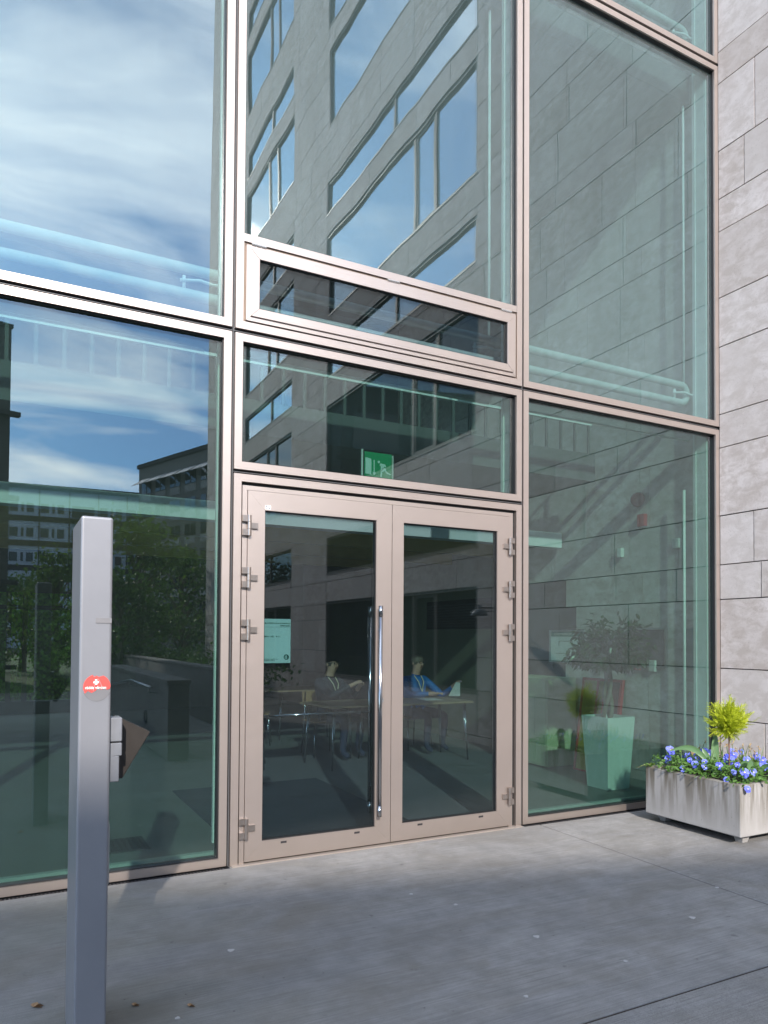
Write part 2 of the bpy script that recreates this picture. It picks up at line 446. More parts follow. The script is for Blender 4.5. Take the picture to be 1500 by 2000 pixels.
# hopper window
hop = fmb(ring(MB(), 1.418, 3.664, 3.626, 4.140, 0.030, -0.010, 0.028), 'hopper_window', bronze, bevel=0.0008)
fmb(ring(MB(), 1.4485, 3.6335, 3.6565, 4.1095, 0.058, -0.022, 0.030), 'hopper_sash', bronze, hop, bevel=0.0015)
fmb(MB().box(1.506, 3.576, 0.000, 0.024, 3.714, 4.052), 'glass_pane', glass_door, hop)
fmb(ring(MB(), 1.5065, 3.5755, 3.7145, 4.0515, 0.005, -0.012, 0.026), 'gasket', gasket, hop)
fmb(ring(MB(), 1.4042, 3.6808, 3.6195, 4.1635, 0.015, 0.012, 0.084), 'hopper_rebate', simple('rebate', (0.16, 0.125, 0.10), 0.5, .6), hop)
for hx in (1.502, 2.534, 3.566):
    mb = MB()
    for k in range(3): mb.tube([(hx - .052 + k * .035, -0.012, 4.147), (hx - .0185 + k * .035, -0.012, 4.147)], 0.0085, 10)
    mb.box(hx - .04, hx + .04, -0.008, 0.02, 4.141, 4.150)
    fmb(mb, 'hinge', simple('zinc', (0.75, 0.76, 0.76), 0.25, .9), hop)
# door surround + fixed frame
sur = MB()
for (p) in (((X['Lb'], 0), (X['Lb_in'], 0), (X['Lb_in'], 2.542), (X['Lb'], 2.592)),
            ((X['Ma'], 0), (X['Ma'], 2.592), (X['Ma_in'], 2.542), (X['Ma_in'], 0)),
            ((X['Lb'], 2.5925), (X['Lb_in'], 2.5425), (X['Ma_in'], 2.5425), (X['Ma'], 2.5925))):
    sur.prism([(q[0], 0.0, q[1]) for q in p], (0, 0.085, 0))
fmb(sur, 'door_surround', bronze)
fx = MB()
for p in (((X['Fa'], 0.004), (X['Le'] - .003, 0.004), (X['Le'] - .003, 2.489), (X['Fa'], 2.518)),
          ((X['Fb'], 0.004), (X['Fb'], 2.518), (X['Re'] + .003, 2.489), (X['Re'] + .003, 0.004)),
          ((X['Fa'], 2.5185), (X['Le'] - .003, 2.4895), (X['Re'] + .003, 2.4895), (X['Fb'], 2.5185))):
    fx.prism([(q[0], 0.004, q[1]) for q in p], (0, 0.07, 0))
fmb(fx, 'door_frame', bronze)
fmb(MB().box(X['Lb_in'], X['Fa'], 0.03, 0.084, 0, 2.52).box(X['Fb'], X['Ma_in'], 0.03, 0.084, 0, 2.52).box(X['Lb_in'], X['Ma_in'], 0.03, 0.084, 2.5185, 2.542)
    .box(X['Le'] - .002, X['Re'] + .002, 0.05, 0.07, 0.012, 2.4888), 'door_gasket', gasket) if False else \
fmb(MB().box(X['Lb_in'], X['Fa'], 0.03, 0.084, 0, 2.5185).box(X['Fb'], X['Ma_in'], 0.03, 0.084, 0, 2.5185).box(X['Lb_in'], X['Ma_in'], 0.03, 0.084, 2.519, 2.542), 'door_gasket', gasket)
fmb(MB().box(1.36, 3.726, -0.03, 0.10, -0.01, 0.004), 'threshold', simple('threshold_metal', (0.30, 0.26, 0.23), .6, .3))
slotm = simple('dark_slot', (0.03, 0.028, 0.03), 0.5)
def leaf(x0, x1, g0, g1, hinge_x, hinge_zs, slots, side):
    mb = MB(); z0, z1, gb, gt = 0.017, 2.486, 0.142, 2.361; y0, y1 = -0.004, 0.056
    Ps = [((x0, z0), (x1, z0), (g1, gb), (g0, gb)), ((x0, z1), (g0, gt), (g1, gt), (x1, z1)),
          ((x0, z0 + .0006), (g0, gb + .0006), (g0, gt - .0006), (x0, z1 - .0006)), ((x1, z0 + .0006), (x1, z1 - .0006), (g1, gt - .0006), (g1, gb + .0006))]
    for p in Ps: mb.prism([(q[0], y0, q[1]) for q in p], (0, y1 - y0, 0))
    o = fmb(mb, 'door_leaf', bronze)
    pane(g0 + .001, g1 - .001, gb + .001, gt - .001, glass_door, o, 0.012, 0.024)
    fmb(ring(MB(), g0, g1, gb, gt, 0.006, 0.006, 0.040), 'gasket', gasket, o)
    for hz in hinge_zs:
        h = MB(); s = side; xb = hinge_x
        for dz in (-0.046, 0.046):
            h.tube([(xb, -0.026, hz + dz - .0215), (xb, -0.026, hz + dz + .0215)], 0.0135, 14)
            h.box(min(xb - s*.012, xb - s*.045), max(xb - s*.012, xb - s*.045), -0.024, 0.003, hz + dz - .021, hz + dz + .021)
        h.tube([(xb, -0.0265, hz - .0225), (xb, -0.0265, hz + .0225)], 0.0135, 14)
        h.box(min(xb + s*.010, xb + s*.062), max(xb + s*.010, xb + s*.062), -0.021, -0.0045, hz - .019, hz + .019)
        h.tube([(xb, -0.026, hz - .074), (xb, -0.026, hz - .0675)], 0.006, 8)
        fmb(h, 'hinge', bronze2, o)
    for sx in slots: fmb(MB().box(sx - .021, sx + .021, -0.0055, 0.0, 0.110, 0.124), 'drain_slot', slotm, o)
    return o
dl = leaf(X['Le'], X['Sp'] - .0022, X['Lg'], X['Lg2'], 1.452, (2.248, 1.90, 1.553, 0.240), (1.72, 2.27), 1)
dr = leaf(X['Sp'] + .0022, X['Re'], X['Rg1'], X['Rg2'], 3.604, (2.245, 1.90, 1.555, 0.252), (2.79, 3.34), -1)
fmb(MB().box(X['Sp'] - .01, X['Sp'] + .01, 0.02, 0.04, 0.02, 2.48), 'meeting_seal', gasket, dl)
def bar_handle(y, name, par):
    mb = MB().tube([(2.424, y, 0.225), (2.424, y, 1.735)], 0.0145, 18)
    mb.tube([(2.424, y, 1.66), (2.424, y, 1.736)], 0.0158, 18); mb.tube([(2.424, y, 0.224), (2.424, y, 0.30)], 0.0158, 18)
    o = fmb(mb, name, steel, par, smooth=False)
    for p in o.data.polygons: p.use_smooth = len(p.vertices) == 4
    for z in (1.560, 0.420):
        fmb(MB().tube([(2.428, y, z), (2.446, -0.004 if y < 0 else 0.056, z)], 0.0075, 10).tube([(2.446, -0.012 if y < 0 else .057, z), (2.446, -0.003 if y < 0 else 0.066, z)], 0.014, 14), 'handle_bracket', steel_dull, par)
    return o
bar_handle(-0.055, 'pull_handle', dl)
bar_handle(0.110, 'pull_handle', dl)
fmb(MB().tube([(1.57, 0.10, 0.962), (2.42, 0.10, 0.962)], 0.009, 10).box(1.555, 1.575, 0.056, 0.108, 0.95, 0.975), 'push_bar', steel, dl, smooth=True)
cyl = MB()
prof = [(0.012 * math.cos(t) , (0.021 if math.sin(t) > 0 else 0.017) * math.sin(t)) for t in [2*PI*k/20 for k in range(20)]]
cyl.prism([(2.459 + a * 1.35, -0.012, 1.051 + b) for a, b in prof], (0, 0.009, 0))
cyl.lathe([(0.0085, -0.017), (0.0085, -0.012), (0.0, -0.0175)], (2.459, 0, 1.054), 14, axis='y')
fmb(cyl, 'lock_cylinder', steel_dull, dl)
# drainage channel along the foot of the side bays
drm = simple('drain_metal', (0.025, 0.026, 0.03), 0.5, .5)
tag(MB().box(-3.5, 1.349, -0.034, 0.10, -0.03, -0.006).build('drain_channel', drm), kind='structure')
tag(MB().box(3.755, 6.12, -0.034, 0.10, -0.03, -0.006).build('drain_channel', drm), kind='structure')
tag(MB().box(1.350, 3.754, -0.034, 0.10, -0.03, -0.004).build('door_sill', pave), kind='structure')
dc = MB()
for k in range(120):
    x = -1.2 + k * 0.021
    if x < 1.34: dc.box(x, x + .009, -0.030, -0.004, -0.006, -0.001)
for k in range(112): dc.box(3.76 + k * .021, 3.769 + k * .021, -0.030, -0.004, -0.006, -0.001)
tag(dc.build('drain_grating', simple('grating', (0.06, 0.06, 0.065), .5, .6)), kind='structure')

# inner steel posts behind the joints and pipes inside the glass
for x in (-1.085, 1.332, 3.740, 6.075):
    p = MB().box(x - .036, x + .036, 0.086, 0.20, 0.0, 10.7)
    fmb(p, 'inner_post', white_paint)
    fmb(MB().box(x - .044, x + .03, 0.2005, 0.232, 0.11, 10.7), 'inner_post_rib', white_paint)
for z in (3.551, 7.126):
    fmb(MB().box(-3.5, 6.03, 0.0865, 0.16, z - .03, z + .03), 'inner_rail', white_paint)
fmb(MB().box(-3.5, 6.03, 0.0865, 0.13, 0.0, 0.085), 'inner_sill', simple('inner_sill_metal', (.40, .45, .42), .5))
pipe_m = simple('pipe_enamel', (.52, .56, .53), .4, 0, .04)
def conv(z_up, lab):
    r = empty('heating_pipe', (5.95, 0.30, z_up), lab, 'heating pipe', 'heating pipes along the glass')
    y = 0.0; dz = 0.175; xr = 0.0
    path = [(-9.2, y, dz / 2), (xr - .05, y, dz / 2)]
    for k in range(7):
        a = PI / 2 - PI * k / 6
        path.append((xr + dz / 2 * math.cos(a) * .8, y, dz / 2 * math.sin(a)))
    path += [(xr - .05, y, -dz / 2), (-9.2, y, -dz / 2)]
    o = MB().tube(path, 0.036, 14).build('pipe', pipe_m, r, smooth=True)
    for bx in (0.02, -2.35, -4.75, -7.15):
        MB().tube([(bx - .16, -.02, -0.01), (bx - .03, -.05, .0), (bx + .06, -.05, -.01), (bx + .13, -.09, -0.02)], 0.011, 8).tube([(bx - .13, -.01, -.06), (bx - .13, -.01, .03)], 0.012, 8).build('pipe_bracket', white_paint, r, smooth=True)
    return r
conv(3.945, 'pair of white heating pipes with elbow just above the door storey')
conv(7.55, 'pair of white heating pipes behind the topmost visible pane')
for (xa, xb) in ((-1.0, 1.20), (1.43, 3.58), (3.86, 5.98)):
    tag(MB().tube([(xa, 0.25, 3.47), (xb, 0.25, 3.47)], 0.011, 8).build('blind_rail', white_paint, smooth=True),
        {-1.0: 'thin white blind rail behind the left pane', 1.43: 'thin white blind rail behind the pane above the door', 3.86: 'thin white blind rail behind the pane beside the stone wall'}[xa], 'blind rail', 'blind rails under the floor edge')
tag(MB().tube([(6.02, 0.33, 0.02), (6.02, 0.33, 3.0)], 0.014, 10).tube([(6.02, .33, 4.05), (6.02, .33, 6.9)], 0.012, 8).build('riser_pipe', white_paint, smooth=True), 'slim white vertical riser pipe inside the corner by the stone wall', 'pipe')
tag(MB().tube([(3.64, 0.33, 4.05), (3.64, 0.33, 6.9)], 0.012, 8).build('cable_conduit', white_paint, smooth=True), 'slim white vertical conduit inside the middle upper pane', 'pipe')

# ------------------------------------------------------------------ stone wing
ZJ = [-0.02, 0.100, 0.755, 1.236, 1.896, 2.229, 2.701, 3.358, 3.684, 4.340, 4.820, 5.471, 5.792, 6.265, 6.930, 7.247]
pat = [0.656, 0.475, 0.325]
k = 0
while ZJ[-1] < 25.4: ZJ.append(ZJ[-1] + pat[k % 3]); k += 1
WX = 6.121
wing = empty('stone_wing', (WX, -10, 0), 'travertine clad office wing at right angles to the glass front', 'building')
WO = Vector((WX, -10, 0))
def loc(mb, o): mb.v = [(v[0] - o[0], v[1] - o[1], v[2] - o[2]) for v in mb.v]; return mb
# window openings: (y0, y1, z0, z1), y is distance from the glass front (positive)
rowsW = [(0.72, 2.27), (2.86, 3.63), (4.56, 6.47), (7.07, 7.77), (8.42, 10.15), (10.62, 11.32), (12.6, 14.25), (14.75, 15.45), (16.6, 18.4), (18.95, 19.65), (20.7, 22.4), (22.9, 23.7)]
opens = []
for z0, z1 in rowsW:
    opens.append((4.03, 9.62, z0, z1)); opens.append((11.78, 15.6, z0, z1))
def cut(y0, y1, z0, z1):
    """pieces of a slab outside the openings"""
    todo = [(y0, y1, z0, z1)]
    for (a, b, c, d) in opens:
        nxt = []
        for (p, q, r, s) in todo:
            if q <= a or p >= b or s <= c or r >= d: nxt.append((p, q, r, s)); continue
            if p < a: nxt.append((p, a, r, s))
            if q > b: nxt.append((b, q, r, s))
            pp, qq = max(p, a), min(q, b)
            if r < c: nxt.append((pp, qq, r, c))
            if s > d: nxt.append((pp, qq, d, s))
        todo = nxt
    return [t for t in todo if t[1] - t[0] > .03 and t[3] - t[2] > .03]
slabs = []
fixed = {2.229: .433, 2.701: .359, 6.265: .393, 5.792: .279, 0.100: .46, 1.896: .433}
for zi in range(len(ZJ) - 1):
    z0, z1 = ZJ[zi], ZJ[zi + 1]
    y = 0.0
    first = {0.1: .46, 1.896: .433, 2.229: .359, 5.792: .279, 6.265: .393}.get(round(z0, 3), random.uniform(.7, 1.25))
    st = first
    while y < 19.9:
        y2 = min(19.9, y + st)
        if 19.9 - y2 < .25: y2 = 19.9
        for t in cut(y, y2, z0, z1): slabs.append(t)
        y = y2; st = random.uniform(.80, 1.35)
def slab_mb(mb, t, g=0.005):
    y0, y1, z0, z1 = t
    pr = random.uniform(-.0025, .0025)
    mb.box(WX + pr, WX + .032, -(y1 - g), -(y0 + g if y0 > .01 else y0 + .004), z0 + g, z1 - g)
    return mb
def dist(t): 
    yc = (t[0] + t[1]) / 2; zc = (t[2] + t[3]) / 2
    return math.sqrt(37 + (yc + 4.75) ** 2 + (zc - 1.5) ** 2) + (30 if zc > 11.5 and yc < 3 else 0)
slabs.sort(key=dist)
for t in slabs[:296]:
    loc(slab_mb(MB(), t), WO).build('stone_slab', stone, wing)
rest = MB()
for t in slabs[296:]: slab_mb(rest, t)
loc(rest, WO).build('far_stone_slabs', stone, wing)['kind'] = 'stuff'
# backing behind the joints, with openings
bk = MB(); yb = sorted({0.0, 19.9} | {v for o_ in opens for v in o_[:2]}); zb = sorted({-.02, ZJ[-1]} | {v for o_ in opens for v in o_[2:]})
for i in range(len(yb) - 1):
    for jj in range(len(zb) - 1):
        yc = (yb[i] + yb[i+1]) / 2; zc = (zb[jj] + zb[jj+1]) / 2
        if any(a < yc < b and c < zc < d for a, b, c, d in opens): continue
        bk.box(WX + .034, WX + .20, -yb[i+1], -yb[i] - (.002 if i == 0 else 0), zb[jj], zb[jj+1])
loc(bk, WO).build('wall_backing', simple('joint_shadow', (0.035, 0.032, 0.03), .9), wing)
MBx = MB().box(WX + .25, WX + 12, -19.9, -0.3, -0.02, 25.7)
loc(MBx, WO).build('wing_core', simple('core_dark', (0.03, 0.03, 0.032), .9), wing)
loc(MB().box(WX - .02, WX + 12.1, -20.0, -0.0, 25.9, 26.1), WO).build('roof_edge', bronze, wing)
loc(MB().box(WX, WX + 12, -19.96, -19.905, -0.02, 25.7), WO).build('end_wall', stone, wing)
solar_glass, nt, b = base('solar_window_glass', (.80, .84, .85), 0.015, 0.8, 1.6)
frame_dk = simple('wing_window_frame', (0.10, 0.105, 0.10), .5, .2)
for (a, b, c, d) in opens:
    f = MB()
    y0, y1 = -b, -a
    w = .045
    f.box(WX + .02, WX + .24, y0, y0 + w, c, d).box(WX + .02, WX + .24, y1 - w, y1, c, d).box(WX + .02, WX + .24, y0 + w, y1 - w, c, c + w).box(WX + .02, WX + .24, y0 + w, y1 - w, d - w, d)
    muls = ((5.22, 5.95) if d - c > 1 else (6.65,)) if a < 10 else ((13.0, 13.7) if d - c > 1 else (13.4,))
    for mu in muls: f.box(WX + .035, WX + .24, -mu - .03, -mu + .03, c + w, d - w)
    fo = loc(f, WO).build('window', frame_dk, wing)
    loc(MB().box(WX - .008, WX + .02, y0 - .01, y1 + .01, c - .022, c + .006), WO).build('window_sill', simple('sill_metal', (.20, .19, .18), .5, .3) if a < 5 and c < 1 else D.materials['sill_metal'], fo)
    edges = [a + w] + [x for m_ in muls for x in (m_ - .03, m_ + .03)] + [b - w]
    for i in range(0, len(edges), 2):
        sash = (len(muls) == 2 and i == 2)
        loc(MB().box(WX + .065, WX + .08, -edges[i+1], -edges[i], c + w, d - w), WO).build('pane', far_glass if c < 6.5 else solar_glass, fo)
        if sash:
            s = MB(); p0, p1, q0, q1 = -edges[i+1], -edges[i], c + w, d - w
            s.box(WX + .045, WX + .064, p0, p0 + .05, q0, q1).box(WX + .045, WX + .064, p1 - .05, p1, q0, q1).box(WX + .045, WX + .064, p0 + .05, p1 - .05, q0, q0 + .05).box(WX + .045, WX + .064, p0 + .05, p1 - .05, q1 - .05, q1)
            loc(s, WO).build('opening_sash', frame_dk, fo)

# ------------------------------------------------------------------ interior
gal_m0 = simple('ceiling_grey', (.3, .3, .3), .7)
hall_conc = simple('hall_floor_concrete', (0.17, 0.175, 0.17), 0.45, 0, 0.25, 3)
inner = MB().box(-9, 6.12, 0.10, 13.0, -0.05, -0.002).build('hall_floor', hall_conc)
tag(inner, kind='structure')
tag(MB().box(-9.2, 6.4, 0.30, 6.8, 10.72, 10.9).build('hall_ceiling', gal_m0), kind='structure')
# roof continues over the facade head
tag(MB().box(-9.2, 6.12, -0.10, 0.32, 10.71, 11.3).build('facade_roof_edge', bronze), 'champagne metal roof edge above the topmost panes', 'roof edge')
iw = empty('interior_stone_wall', (6.121, 3, 0), kind='structure')
IO = Vector((6.121, 3, 0))
def ibox(y0, y1, z0, z1):
    return loc(MB().box(6.121 + random.uniform(-.0012, .0012), 6.15, y0 + .003, y1 - .003, z0 + .003, z1 - .003), IO)
cnt = 0; farint = MB()
for zi in range(len(ZJ) - 1):
    z0, z1 = ZJ[zi], ZJ[zi + 1]
    if z0 > 10.7: break
    y = 0.09; st = random.uniform(.5, 1.1)
    while y < 7.4:
        y2 = min(7.4, y + st)
        if 7.4 - y2 < .2: y2 = 7.4
        hole = z0 < 2.2 and y2 > 2.9
        if not hole:
            ibox(y, y2, z0, z1).build('stone_slab', stone, iw)
        y = y2; st = random.uniform(.8, 1.3)
loc(MB().box(6.152, 6.3, .09, 13, -.02, 10.7), IO).build('wall_backing', D.materials['joint_shadow'], iw)
# gallery slabs
gal_m = simple('gallery_grey', (.11, .12, .115), .6)
gal = tag(empty('gallery_floor', (0, 1.5, 3.27)), kind='structure')
GO = Vector((0, 1.5, 3.27))
loc(MB().box(-9, 5.86, 1.40, 6.5, 3.27, 3.57), GO).build('floor_slab', gal_m, gal)
for k in range(60):
    x = 5.80 - k * 0.20
    loc(MB().box(x - .014, x + .014, 1.43, 1.45, 3.57, 3.90), GO).build('baluster', gal_m, gal)
loc(MB().box(-6.3, 5.84, 1.425, 1.455, 3.90, 3.925), GO).build('handrail', white_paint, gal)
tag(MB().box(-9, 6.08, 2.20, 2.36, 2.625, 2.805).build('lower_beam', white_paint), 'long white beam hanging under the gallery floor edge', 'beam')
tag(MB().box(-9, 6.12, 0.33, 6.5, 6.95, 7.25).build('upper_floor', gal_m), kind='structure')
tag(MB().box(-9, 6.12, 6.5, 6.7, 3.2, 10.7).build('upper_back_wall', simple('inner_wall_plaster', (.22, .25, .24), .8)), kind='structure')
for yy, zz_, lab in ((3.2, 2.62, 'nearest'), (4.7, 2.66, 'middle'), (6.2, 2.70, 'farthest')):
    tag(MB().box(-1.5, 6.1, yy, yy + .10, zz_ - .02, zz_ + .22).build('timber_beam', simple('timber_' + lab, (0.66, 0.46, 0.17), .5, 0, .2, 8)), lab + ' of the three warm timber beams crossing under the gallery', 'beam', 'timber beams under the gallery')
# back wall with a wide rear window towards a hedge
bw = tag(empty('rear_wall', (0, 11, 0)), kind='structure'); BO = Vector((0, 11, 0))
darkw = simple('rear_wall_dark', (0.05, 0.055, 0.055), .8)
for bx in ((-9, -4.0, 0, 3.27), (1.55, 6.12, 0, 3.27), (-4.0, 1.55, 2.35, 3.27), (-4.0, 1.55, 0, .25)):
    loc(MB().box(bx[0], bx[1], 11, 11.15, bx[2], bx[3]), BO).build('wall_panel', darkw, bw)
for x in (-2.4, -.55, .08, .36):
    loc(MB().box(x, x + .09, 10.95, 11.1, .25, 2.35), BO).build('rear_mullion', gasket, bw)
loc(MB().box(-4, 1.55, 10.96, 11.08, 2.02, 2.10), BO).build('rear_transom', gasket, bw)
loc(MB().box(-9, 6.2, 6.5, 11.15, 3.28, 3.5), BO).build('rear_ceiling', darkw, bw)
louv = tag(empty('louvre_panel', (6.10, 4.4, 1.85), 'dark slatted ventilation louvre high on the recessed wall inside', 'louvre'))
for k in range(9):
    MB().box(-.03, .0, -1.0, 1.0, -.16 + k * .04, -.14 + k * .04).build('slat', slotm, louv)
MB().box(.0, .012, -1.05, 1.05, -.2, .24).build('back_plate', gasket, louv)
recess = MB().box(6.105, 6.118, 2.9, 6.5, 0, 2.229).build('recess_panel', simple('olive_panel', (0.14, 0.15, 0.10), .6)); tag(recess, kind='structure')

# things on the inner stone wall
def wallbox(name, y, z, w, h, d, mat, label, cat, group=None):
    o = MB().box(-d, 0, -w / 2, w / 2, -h / 2, h / 2).build(name, mat, None, bevel=min(d, .01) * .4)
    o.location = (6.118, y, z); return tag(o, label, cat, group)
bell = empty('fire_bell', (6.118, 0.99, 3.02), 'round dark red alarm bell high on the stone wall inside', 'alarm bell')
MB().lathe([(0.0, -.10), (.03, -.098), (.06, -.085), (.078, -.05), (.082, -.02), (.07, -.015)], (0, 0, 0), 24, axis='x').build('gong', simple('bell_red', (.20, .02, .015), .25), bell, smooth=True)
MB().lathe([(.035, 0), (.035, -.03), (0, -.03)], (0, 0, 0), 16, axis='x').build('bell_base', grey_dark, bell)
wallbox('alarm_box', .94, 2.79, .10, .13, .05, red_paint, 'square brick red alarm box just below the round bell', 'alarm box')
wallbox('junction_box', 1.25, 2.47, .06, .10, .05, plastic_white, 'left one of two small white boxes midway up the inner stone wall', 'wall box', 'small white boxes on the inner wall')
wallbox('junction_box', .49, 2.49, .09, .10, .04, plastic_white, 'right one of two small white boxes midway up the inner stone wall', 'wall box', 'small white boxes on the inner wall')
wallbox('fire_call_point', 1.02, 1.22, .09, .09, .04, red_paint, 'bright red fire call point low on the wall beside the ficus', 'call point')
wallbox('door_switch', .80, 1.23, .08, .12, .04, plastic_white, 'white switch box beside the red call point', 'switch')
wallbox('switch_label', .80, 1.32, .07, .05, .008, red_paint, 'small red notice plate just above the white switch', 'notice')
def framed(name, yc, zc, w, h, face, label, cat, parts=()):
    r = empty(name, (6.118, yc, zc), label, cat)
    fr = MB(); t = .02
    fr.box(-.025, 0, -w/2, w/2, -h/2, -h/2 + t).box(-.025, 0, -w/2, w/2, h/2 - t, h/2).box(-.025, 0, -w/2, -w/2 + t, -h/2 + t, h/2 - t).box(-.025, 0, w/2 - t, w/2, -h/2 + t, h/2 - t)
    fr.build('frame', steel_dull, r)
    MB().box(-.012, -.002, -w/2 + t, w/2 - t, -h/2 + t, h/2 - t).build('sheet', face, r)
    for n, (a, b, c, d), mt in parts: MB().box(-.016, -.0125, a, b, c, d).build(n, mt, r)
    return r
green_dk = simple('plan_header_green', (.02, .16, .10), .5)
ink = simple('black_ink', (.015, .015, .015), .6)
ev = framed('evacuation_plan', 2.14, 1.42, .62, .40, plastic_white, 'framed white evacuation plan with dark green header on the wall', 'notice',
       (('header', (-.28, .28, .12, .178), green_dk), ('plan_line', (-.10, .14, .06, .064), ink), ('plan_line', (-.10, -.096, .0, .06), ink),
        ('plan_line', (.136, .14, .0, .06), ink), ('plan_line', (-.05, .2, -.09, -.086), ink), ('plan_line', (-.05, -.046, -.13, -.09), ink)))
framed('notice_board', 0.86, 1.42, .46, .42, simple('board_grey', (.08, .075, .085), .6), 'dark grey pin board on the wall right of the ficus', 'notice board')
framed('notice_case', 0.30, 1.43, .22, .42, simple('notice_bluegrey', (.25, .32, .34), .4), 'narrow pale blue framed notice next to the inner corner', 'notice')
def text(body, size, loc_, rot, mat, name, parent=None, align='LEFT', extr=0.0004, off=0):
    c = D.curves.new(name, 'FONT'); c.body = body; c.size = size; c.align_x = align; c.extrude = extr; c.offset = off
    c.materials.append(mat)
    o = D.objects.new(name, c); COL.objects.link(o); o.location = loc_; o.rotation_euler = rot
    dg = bpy.context.evaluated_depsgraph_get(); me = D.meshes.new_from_object(o.evaluated_get(dg))
    D.objects.remove(o); o = D.objects.new(name, me); COL.objects.link(o); o.location = loc_; o.rotation_euler = rot
    if parent: o.parent = parent
    return o
text('UTRYMNINGSPLAN', .045, (-.017, .22, .132), (PI/2, 0, -PI/2), plastic_white, 'header_text', ev)

# cabinet, leaning paintings, ficus pot
cab = empty('cabinet', (5.85, 2.35, 0), 'pale green metal cabinet standing against the wall behind the ficus', 'cabinet')
MB().box(-.22, .22, -.42, .42, 0.02, 1.05).build('cabinet_body', simple('cabinet_green', (.42, .46, .30), .5), cab, bevel=.006)
MB().box(-.228, -.221, -.40, -.005, .05, 1.02).build('cabinet_door', D.materials['cabinet_green'], cab); MB().box(-.228, -.221, .005, .40, .05, 1.02).build('cabinet_door', D.materials['cabinet_green'], cab)
for nm, yy, lean, colr, lab in (('leaning_picture', 1.60, .20, (.30, .24, .02), 'red framed picture with yellow ochre field leaning on the wall'), ('leaning_picture', 1.36, .16, (.16, .03, .02), 'thin red edged board leaning behind the ficus pot')):
    r = empty(nm, (5.92, yy, 0), lab, 'picture', 'pictures leaning by the cabinet'); r.rotation_euler = (0, math.radians(8), 0)
    MB().box(-.02, .0, -.16, .16, .02, 1.04).build('canvas', simple('canvas_%d' % int(yy * 100), colr, .5, 0, .5, 6), r)
    MB().box(-.03, .01, -.19, -.16, 0, 1.07).box(-.03, .01, .16, .19, 0, 1.07).box(-.03, .01, -.16, .16, 0, .02).box(-.03, .01, -.16, .16, 1.04, 1.07).build('frame', red_paint, r)

pot = empty('ficus_pot', (5.52, 0.86, 0), 'tall square tapered mint coloured pot inside the corner pane', 'plant pot')
def frus(mb, b, t, z0, z1, m=0):
    v = [(-b, -b, z0), (b, -b, z0), (b, b, z0), (-b, b, z0), (-t, -t, z1), (t, -t, z1), (t, t, z1), (-t, t, z1)]
    k = len(mb.v); mb.v += v
    for q in ((0,3,2,1),(0,1,5,4),(1,2,6,5),(2,3,7,6),(3,0,4,7)): mb.f.append(tuple(k + i for i in q)); mb.m.append(m)
    return mb
pm = simple('mint_pot_glaze', (.62, .70, .64), .35, 0, .04)
p = frus(MB(), .145, .185, 0, .725)
k = len(p.v); p.v += [(-.17, -.17, .725), (.17, -.17, .725), (.17, .17, .725), (-.17, .17, .725), (-.17, -.17, .66), (.17, -.17, .66), (.17, .17, .66), (-.17, .17, .66)]
for i in range(4):
    jn = (i + 1) % 4
    p.f.append((4 + i, 4 + jn, k + jn, k + i)); p.m.append(0); p.f.append((k + i, k + jn, k + 4 + jn, k + 4 + i)); p.m.append(0)
p.build('pot_shell', pm, pot)
MB().box(-.169, .169, -.169, .169, .63, .67).build('pot_soil', soil, pot)

def leafmat(name, c1, c2, rough=.45, trans=.25):
    m, nt, b = base(name, c1, rough)
    ri = nd(nt, 'ShaderNodeNewGeometry').outputs['Random Per Island']
    setc(nt, b, mixc(nt, ri, c1, c2))
    t = nd(nt, 'ShaderNodeBsdfTranslucent'); nt.links.new(mixc(nt, ri, tuple(min(1, x * 1.6) for x in c1), tuple(min(1, x * 1.6) for x in c2)), t.inputs[0])
    mx = nd(nt, 'ShaderNodeMixShader'); mx.inputs[0].default_value = trans
    nt.links.new(b.outputs[0], mx.inputs[1]); nt.links.new(t.outputs[0], mx.inputs[2])
    nt.links.new(mx.outputs[0], nt.nodes['Material Output'].inputs[0])
    return m
ficus_leaf = leafmat('ficus_leaves', (.012, .045, .012), (.035, .11, .02), .3)
bark = simple('smooth_bark', (.17, .15, .11), .8, 0, .3, 25)
def leafblade(mb, p, d, n, L, W, m=0, curl=.15):
    d = d.normalized(); s = d.cross(n).normalized(); n = s.cross(d)
    a = p; b1 = p + d * L * .35 + s * W; b2 = p + d * L * .35 - s * W; c1 = p + d * L * .72 + s * W * .7 - n * L * curl * .4; c2 = p + d * L * .72 - s * W * .7 - n * L * curl * .4
    e = p + d * L - n * L * curl; mid = p + d * L * .35 - n * W * .35; mid2 = p + d * L * .72 - n * (W * .3 + L * curl * .4)
    k = len(mb.v); mb.v += [tuple(x) for x in (a, b1, mid, b2, c1, mid2, c2, e)]
    for f in ((0, 1, 2), (0, 2, 3), (1, 4, 5, 2), (2, 5, 6, 3), (4, 7, 5), (5, 7, 6)): mb.f.append(tuple(k + i for i in f)); mb.m.append(m)
def rv():
    while True:
        v = Vector((random.uniform(-1, 1), random.uniform(-1, 1), random.uniform(-1, 1)))
        if .05 < v.length < 1: return v.normalized()
for _n in ('ficus_leaves',): pass
fic = empty('ficus_tree', (5.52, 0.86, 0.67), 'small ficus tree with braided stem and round dark crown in the mint pot', 'tree')
tr = MB()
for ph in (0, 2.1, 4.2):
    tr.tube([(.035 * math.cos(ph + t * 5) * (1.25 - t * .6), .035 * math.sin(ph + t * 5) * (1.25 - t * .6), t * .62) for t in [i / 14 for i in range(15)]], [.024 - .008 * i / 14 for i in range(15)], 8)
tr.build('trunk', bark, fic, smooth=True)
br = MB(); cr = MB()
